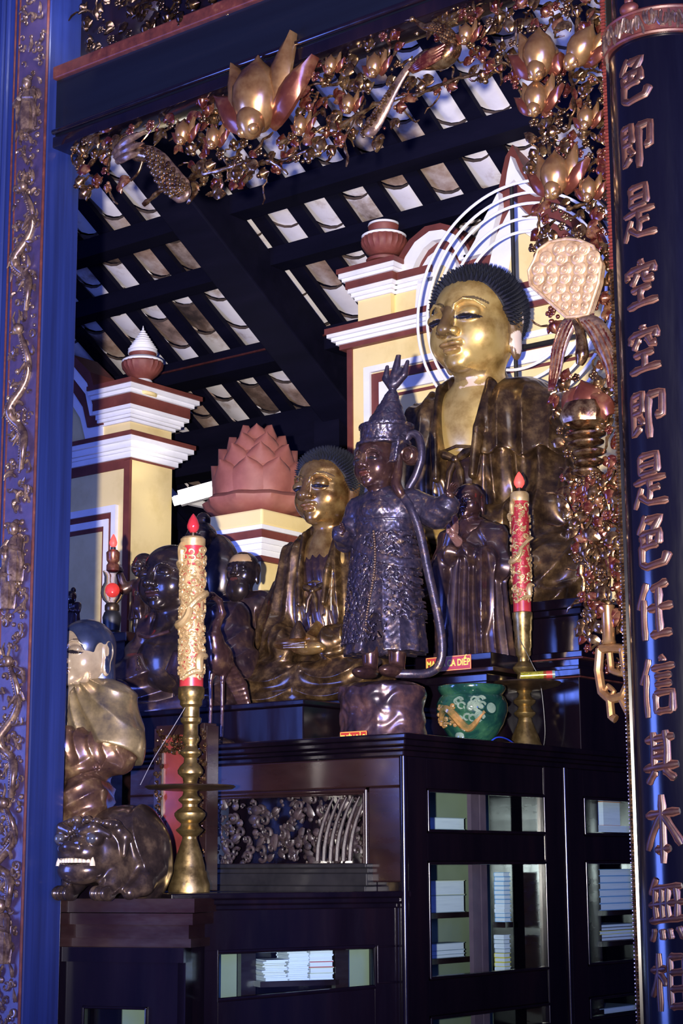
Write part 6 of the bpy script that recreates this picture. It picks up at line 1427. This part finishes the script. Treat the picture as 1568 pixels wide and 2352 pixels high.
# ---------------------------------------------------------------- crane on a turtle
CRN = statue('crane_statue', 496, 1700, 7.6, 'slender dark bronze crane standing on a turtle, right of the left candlestick', rz=math.radians(12), cat='crane statue')
CRN.location.z = zt+.001
def crane(Pn):
    x, y, z = Pn.T; q = Pn @ rotx(.55)
    f = ell(Pn-A3(6, 0, 0), (0, 6, 206), (26, 42, 40), rotx(-.75)); f = smin(f, ell(Pn, (4, -14, 246), (19, 22, 26)), 12)
    f = smin(f, chain(Pn, [(2, -22, 256), (6, -10, 286), (14, 0, 310), (12, -10, 338), (2, -26, 350)], [15, 10, 8, 7, 8], 5), 8)
    f = smin(f, ell(Pn, (0, -34, 348), (9, 15, 10)), 4); f = smin(f, chain(Pn, [(-1, -44, 344), (-4, -58, 316), (-6, -64, 290)], [5, 3.5, 1.5], 2), 2)
    for sx, yy in ((-1, -8), (1, 6)): f = smin(f, chain(Pn, [(sx*11+2, yy+6, 186), (sx*12, yy, 152), (sx*11, yy+2, 92), (sx*12, yy-2, 20)], [13, 5.2, 4.2, 4.6], 3), 4)
    for k in range(5): f = smin(f, chain(Pn, [(8+k*5-10, 26, 196), (14+k*6-8, 60+k*3, 150), (22+k*7-8, 78+k*3, 108-k*6)], [10, 9, 3], 3), 4)
    return f-.8*ridge((z-y*.8)/4.5)*np.clip((y-4)/12, 0, 1)
sculpt('body', crane, (-50, -75, 12), (75, 120, 366), 1.5, M['warm_bronze'], CRN)
def turtle(Pn): return smin(smin(ell(Pn, (0, 0, 6), (46, 50, 20)), ell(Pn, (0, -54, 12), (12, 18, 11)), 8), rbox(Pn, (0, 0, 1), (54, 60, 4), 2), 3)-.8*bump3(Pn, .2, .1, .2)
sculpt('turtle', turtle, (-60, -80, -4), (60, 70, 34), 1.7, M['dark_bronze'], CRN)
# ---------------------------------------------------------------- candlesticks, lamp, pot, small things
M['candle_red'] = simple('candle_red', [(.3, (.26, .014, .022)), (.7, (.34, .03, .036))], 20, .35, coat=.3, bmp=.1)
M['candle_gold'] = simple('candle_gold_paint', [(.3, (0.308, 0.196, 0.084)), (.6, (0.434, 0.308, 0.154)), (.8, (0.504, 0.385, 0.224))], 30, .4, metal=.45, bmp=.2)
M['wire'] = simple('grey_wire', [(.3, (.10, .10, .16)), (.7, (.16, .16, .22))], 5, .5, bmp=0)
def relief_candle(name, thr):
    return simple(name, [(thr-.03, (.28, .016, .025)), (thr, (.30, .19, .085)), (thr+.1, (.44, .30, .15)), (.85, (.54, .41, .24))], 34, .4, metal=.25, bmp=.7, bdist=.006, detail=3, dist=1.4)
M['candle_l'] = relief_candle('gilt_candle', .44); M['candle_r'] = relief_candle('red_gilt_candle', .57)
M['bulb'] = emit('red_bulb_glow', (1.0, .045, .035), 2.4)
M['bulb_off'] = simple('red_bulb_glass', [(.3, (.30, .015, .025)), (.7, (.40, .03, .04))], 5, .15, coat=.6, bmp=0)
def candlestick(px, yb, d, zbase, prof, label, cr, y_c0, y_c1, bulb, bz, lean=0.0, seed=1):
    s = d/FPX; c = P(px, yb, d); c.z = zbase
    o = empty('candlestick', c, label, 'candlestick'); o.rotation_euler = (0, lean, 0)
    H = lambda y: (yb-y)*s
    def lt(nm, pr_, mat, n=40): b = MB(); b.lathe([(r*s, H(y)) for r, y in pr_], n); return b.build(nm, mat, o, keep=True)
    foot, plate, stem = prof
    lt('foot', foot, M['brass']); lt('drip_plate', plate, M['brass_dark'], 56); lt('stem', stem, M['brass'])
    cd_ = lt('candle', [(cr*.99, y_c0), (cr, y_c0-4), (cr*.96, y_c1+14), (cr*.96, y_c1)], M['candle_red'])
    b = MB(); b.lathe([(cr*1.0*s, H(y_c0-26)), (cr*1.035*s, H(y_c0-30)), (cr*1.0*s, H(y_c1+(46 if cr > 25 else 20))), (cr*.97*s, H(y_c1+(42 if cr > 25 else 16)))], 40); g = b.build('relief_sleeve', M['candle_l'] if cr > 25 else M['candle_r'], None, keep=True); g.parent = cd_
    b = MB(); rr = random.Random(seed); h0, h1 = H(y_c0)+22*s, H(y_c1)-16*s
    def cp(a, z, up=1.0): return Vector(((cr*s+up*s)*math.sin(a), -(cr*s+up*s)*math.cos(a), z))
    n = 150; pts = [cp(i/n*13.0+.5*math.sin(i*.2), h0+(h1-h0)*i/n+.010*math.sin(i*.35), 2.6) for i in range(n+1)]     # the coiling dragon
    b.tube(pts, [s*((9.5 if cr > 25 else 7.5)+2.0*math.sin(i*.13))*(.5+.5*min(1, i/20))*cr/27 for i in range(n+1)], 8)
    for i in range(0, n, 1): b.ell(pts[i]+(pts[i]*Vector((1, 1, 0))).normalized()*s*6*cr/27, (s*2.6,)*3, 5, 4)
    for k in range(260 if cr > 25 else 110):
        a = rr.uniform(-PI, PI); z = rr.uniform(h0, h1); r = rr.uniform(5, 11)*cr/27*s; ph = rr.uniform(0, 6.3); sg = rr.choice((-1, 1))
        q = [cp(a+r/(cr*s)*math.cos(ph+sg*6*t)*(1-.8*t), z+r*math.sin(ph+sg*6*t)*(1-.8*t), 1.6+2*t) for t in [i/11 for i in range(12)]]
        b.tube(q, [s*2.5*cr/27]*11+[s*1.2], 5)
    g = b.build('gilt_dragon', M['candle_gold'], None, keep=True); g.parent = cd_; g['kind'] = 'stuff'
    lt('top_ring', [(cr*1.03, y_c1+10), (cr*1.07, y_c1+4), (cr*1.07, y_c1-8), (cr*.9, y_c1-13), (cr*.5, y_c1-14)], M['candle_gold'])
    lt('lamp_socket', [(bz*.45, y_c1-12), (bz*.45, y_c1-24), (bz*.6, y_c1-26)], M['brass_dark'], 16)
    yb_ = y_c1-24; lt('flame_bulb', [(bz*.5, yb_), (bz*.95, yb_-bz*.7), (bz, yb_-bz*1.2), (bz*.72, yb_-bz*2.1), (bz*.3, yb_-bz*2.8), (bz*.05, yb_-bz*3.1)], M['bulb'] if bulb else M['bulb_off'], 20)
    return o
M['brass_dark'] = simple('tarnished_brass', [(.3, (.07, .045, .03)), (.6, (.15, .10, .06)), (.8, (.24, .16, .09))], 18, .34, metal=.9, bmp=.08)
zled = zl_
pc1 = P(437, 2045, 6.62)
foot1 = [(48, 2045), (48, 2028), (42, 2012), (41, 2002), (37, 1996), (36, 1986), (31, 1968), (30, 1962), (22, 1940), (17, 1925)]
stem1 = [(17, 1926), (17, 1920), (30, 1908), (32, 1904), (22, 1896), (20, 1890), (30, 1882), (36, 1872), (36, 1866), (28, 1858), (18, 1852), (18, 1846), (27, 1838), (27, 1834), (18, 1826), (16, 1818), (20, 1812), (20, 1802), (16, 1796), (18, 1786), (29, 1776), (30, 1768), (24, 1758), (16, 1750), (15, 1740), (25, 1730), (25, 1726), (16, 1716), (15, 1708), (21, 1698), (21, 1692), (17, 1686), (17, 1662), (24, 1656), (25, 1648), (20, 1644), (20, 1622), (26, 1616), (26, 1606), (31, 1600), (31, 1578), (28, 1574)]
plate1 = [(20, 1813), (60, 1814), (98, 1811), (106, 1806), (102, 1803), (60, 1807), (20, 1806)]
def zof(p): return p.z
C1 = candlestick(434, 2045, 6.62, zl_+.001, (foot1, plate1, stem1), 'tall brass candlestick with a gilt dragon candle, on the ledge at the left', 28, 1580, 1230, False, 15, 0, 2)
foot2 = [(40, 1715), (40, 1706), (36, 1700), (30, 1680), (26, 1672), (17, 1650)]
stem2 = [(17, 1652), (15, 1640), (24, 1632), (25, 1628), (16, 1620), (14, 1614), (24, 1606), (26, 1600), (16, 1592), (13, 1584), (18, 1578), (22, 1574), (14, 1568), (12, 1560), (16, 1548), (15, 1540), (24, 1530), (26, 1524), (20, 1516), (13, 1510), (13, 1500), (18, 1494), (18, 1480), (20, 1476), (20, 1440), (22, 1436), (22, 1414), (24, 1408), (24, 1396), (21, 1394)]
plate2 = [(16, 1578), (50, 1574), (78, 1567), (86, 1561), (84, 1558), (50, 1566), (14, 1568)]
C2 = candlestick(1207, 1717, 7.95, zt+.001, (foot2, plate2, stem2), 'brass candlestick with a red dragon candle and lit red bulb, right of the green pot', 21, 1396, 1122, True, 12.5, 0, 5)
# oil lamp with a lit bulb on the side table
s = 8.9/FPX; c = P(256, 1458, 8.9); c.z = TB.z-.001
OL = empty('oil_lamp', c, 'glass oil lamp with a red globe and small flame bulb, beside the boy statue', 'lamp')
def lt(o, nm, pr_, mat, n=28, s_=s): b = MB(); b.lathe([(r*s_, z*s_) for r, z in pr_], n); return b.build(nm, mat, o, keep=True)
def clear_glass():
    mt = bpy.data.materials.new('lamp_glass'); mt.use_nodes = True; nt = mt.node_tree; b_ = nt.nodes['Principled BSDF']
    b_.inputs['Base Color'].default_value = (.95, .86, .78, 1); b_.inputs['Transmission Weight'].default_value = 1; b_.inputs['Roughness'].default_value = .05; b_.inputs['IOR'].default_value = 1.12; return mt
M['lamp_glass'] = clear_glass()
lt(OL, 'base', [(26, 0), (26, 8), (18, 14), (20, 30), (22, 44), (18, 56), (14, 60)], M['black'])
lt(OL, 'collar', [(15, 58), (17, 62), (17, 72), (13, 78)], M['brass_dark'])
lt(OL, 'globe', [(12, 76), (22, 86), (27, 100), (26, 112), (19, 126), (19, 140), (23, 152), (22.5, 152), (18, 140), (18, 126), (25, 111), (26, 100), (21, 87), (12, 78)], M['lamp_glass'])
b = MB(); b.ell((0, 0, 108*s), (17*s, 17*s, 17*s)); b.build('red_globe', M['bulb_dim'] if 'bulb_dim' in M else M['bulb'], OL, keep=True)
lt(OL, 'carved_neck', [(10, 150), (15, 154), (15, 166), (11, 172), (15, 178), (16, 196), (10, 202)], M['warm_bronze_plain'] if 'warm_bronze_plain' in M else M['gold'])
lt(OL, 'socket', [(6, 200), (6, 208), (4, 210)], M['black'], 14); lt(OL, 'flame_bulb', [(4, 208), (8, 214), (9, 220), (6, 230), (2, 238), (.4, 240)], M['bulb'], 16)
# green glazed pot
M['glaze'] = simple('green_glaze', [(.32, (.004, .016, .020)), (.5, (.007, .038, .030)), (.66, (.025, .085, .045)), (.8, (.07, .13, .07))], 9, .12, coat=.9, bmp=.25, dist=.6)
M['glaze_warm'] = simple('orange_glaze', [(.3, (.03, .06, .03)), (.5, (.18, .11, .04)), (.7, (.40, .20, .07))], 16, .15, coat=.8, bmp=.2)
M['glaze_white'] = simple('white_glaze', [(.3, (.07, .13, .11)), (.7, (.22, .28, .24))], 14, .15, coat=.8, bmp=.1)
s = 7.66/FPX; c = P(1085, 1702, 7.66); c.z = zt+.001
PO = empty('glazed_pot', c, 'green glazed jar with a raised orange and white dragon, in front of the monk pedestal', 'pot')
pp = [(46, 0), (50, 6), (48, 12), (56, 26), (72, 52), (82, 82), (82, 100), (76, 114), (70, 120), (76, 128), (79, 134), (78, 140), (72, 142), (66, 138), (66, 124), (70, 112)]
lt(PO, 'body', pp, M['glaze'], 64, s)
def pot_pt(a, z, up=0.0):
    for i in range(len(pp)-1):
        if pp[i][1] <= z <= pp[i+1][1]: r = pp[i][0]+(pp[i+1][0]-pp[i][0])*(z-pp[i][1])/max(.01, pp[i+1][1]-pp[i][1]); break
    return Vector(((r+up)*s*math.sin(a), -(r+up)*s*math.cos(a), z*s))
b = MB(); q = [pot_pt(-.55+1.5*t, 62+22*math.sin(t*7), 1) for t in [i/40 for i in range(41)]]; b.tube(q, [s*(4+7*math.sin(PI*min(1, i/40+.06))) for i in range(41)], 8)
rp = random.Random(4)
for k in range(36): b.ell(pot_pt(rp.uniform(-.7, .1), rp.uniform(44, 92), 1), (s*rp.uniform(4, 8), s*4, s*rp.uniform(3, 7)), 8, 5)
b.build('orange_relief', M['glaze_warm'], PO, keep=True)
b = MB()
for k in range(22):
    a, z = rp.uniform(.0, .9), rp.uniform(60, 106); b.tube([pot_pt(a+.10*math.cos(t*5), z+7*math.sin(t*5), 1.5) for t in [i/9 for i in range(10)]], [s*2.6]*9+[s*1], 5)
b.build('white_relief', M['glaze_white'], PO, keep=True)
b = MB(); ca = pot_pt(1.12, 84, 0); b.lathe([(s*15, -s*2), (s*15, s*4), (s*12, s*5), (s*12, s*2)], 24, ca, axis=(math.sin(1.12), -math.cos(1.12), .1)); b.build('medallion_ring', M['glaze'], PO, keep=True)
b = MB(); b.lathe([(s*12, -s*1), (s*12, s*3.4), (s*9, s*4)], 24, ca, axis=(math.sin(1.12), -math.cos(1.12), .1)); b.build('medallion', M['glaze_white'], PO, keep=True)
b = MB(); b.ell(Vector((s*2, -s*56, s*20)), (s*13, s*5, s*16), 12, 8); b.build('flash_glint', M['glaze_white'], PO, keep=True)  # white blob standing in for the flash reflection on the glaze
# torch-like roll lying on the drip plate
pl = Vector(C2.location); zp_ = pl.z+(1717-1557)*7.95/FPX; s = 7.95/FPX; a0 = Vector((pl.x+.055*1.0-.015, pl.y-.09, zp_+9*s))
RO = empty('foil_roll', a0-Vector((0, 0, 9*s)), 'small shiny yellow and red roll lying on the right drip plate', 'roll')
dirv = Vector((.86, .5, .035)).normalized(); 
for nm, t0_, t1_, mt in (('foil', 0, 58, M['foil'] if 'foil' in M else M['candle_gold']), ('label', 52, 72, M['sign_red']), ('cap', 72, 78, M['glaze_white'])):
    b = MB(); b.lathe([(9*s, t0_*s), (9*s, t1_*s)], 20, a0-RO.location, axis=dirv); b.build(nm, mt, RO, keep=True)
# carved red and gilt panel behind the left candlestick
pb = P(474, 1850, 6.9); pa = onY(362, 1850, pb.y)
FT = Face((pb.x, pb.y), (pa.x, pa.y), (0, -1, 0)); uw = (Vector((pa.x, pa.y, 0))-FT.o).length; z0_, z1_ = zl_+.0015, FT.hit(420, 1676)[1]
TBL = empty('carved_tablet', FT.pt(uw/2, z0_, -.03), 'upright red tablet with gilt carved borders behind the left candlestick', 'tablet')
b = MB(); FT.bar(b, 0, uw, z0_, z1_, .0, -.05); b.build('panel', M['redtab'] if 'redtab' in M else M['candle_red'], TBL, bevel=.004)
b = MB(); FT.bar(b, -.012, .03, z0_, z1_+.01, .014, -.055); FT.bar(b, uw-.03, uw+.012, z0_, z1_+.01, .014, -.055); FT.bar(b, 0, uw, z1_-.02, z1_+.02, .016, -.055); b.build('border', M['wood_red'], TBL, bevel=.003)
b = MB(); rt = random.Random(9)
for k in range(260):
    side = rt.choice((0, 1, 2)); uu = rt.uniform(-.004, .034) if side == 0 else rt.uniform(uw-.034, uw+.004) if side == 1 else rt.uniform(.03, uw-.03)
    zq_ = rt.uniform(z0_, z1_) if side < 2 else rt.uniform(z1_-.09, z1_-.02); cc = FT.pt(uu, zq_, .015 if side < 2 else .005); r = rt.uniform(.005, .010); ph = rt.uniform(0, 6.3)
    b.tube([cc+FT.a*(r*math.cos(ph+6*t)*(1-.7*t))+Vector((0, 0, r*math.sin(ph+6*t)*(1-.7*t)))+FT.n*.004*t for t in [i/8 for i in range(9)]], [.0042]*8+[.0015], 5)
o = b.build('gilt_scrolls', M['gold'], TBL); o['kind'] = 'stuff'
# cables, crumpled bag
M['blue_cable'] = simple('blue_cable', [(.3, (.01, .03, .45)), (.7, (.02, .06, .6))], 5, .4, bmp=0)
cb = [P(1120, 1700, 7.5), P(1140, 1694, 7.55), P(1165, 1698, 7.65), P(1195, 1712, 7.8)]
for v in cb: v.z = max(v.z, zt+.004)
cb[0].z = cb[3].z = zt+.004
b = MB(); b.tube(smooth_path(cb), .0032, 8); tag(b.build('cable', M['blue_cable']), 'short blue cable on the cabinet top between the green pot and the right candlestick', 'cable')
b = MB(); cw = [Vector((pl.x+.01, pl.y-.045, pl.z+.50)), Vector((pl.x+.06, pl.y-.02, pl.z+.38)), Vector((pl.x+.085, pl.y+.0, pl.z+.30)), Vector((pl.x+.09, pl.y+.02, pl.z+.1)), Vector((pl.x+.07, pl.y+.03, pl.z+.004))]
b.tube(smooth_path(cw), .0022, 6); tag(b.build('lamp_wire', M['black']), 'thin dark wire hanging from the right candle past its drip plate', 'wire')
b = MB(); wv = [P(425, 1625, 6.62), P(390, 1683, 6.62), P(352, 1744, 6.62), P(322, 1803, 6.62)]
b.tube(smooth_path(wv), .0013, 6); tag(b.build('lamp_wire', M['wire']), 'thin pale wire slanting down from the left candle to its drip plate', 'wire')
pg = P(1298, 1655, 8.35); pg.z = zt+.001
def bag(Pn): x, y, z = Pn.T; return ell(Pn, (0, 0, 14), (60, 34, 26))-6*np.sin(x*.16+np.sin(z*.2)*2)*np.sin(z*.22+y*.2)-3*np.sin(x*.4+z*.3)
pass
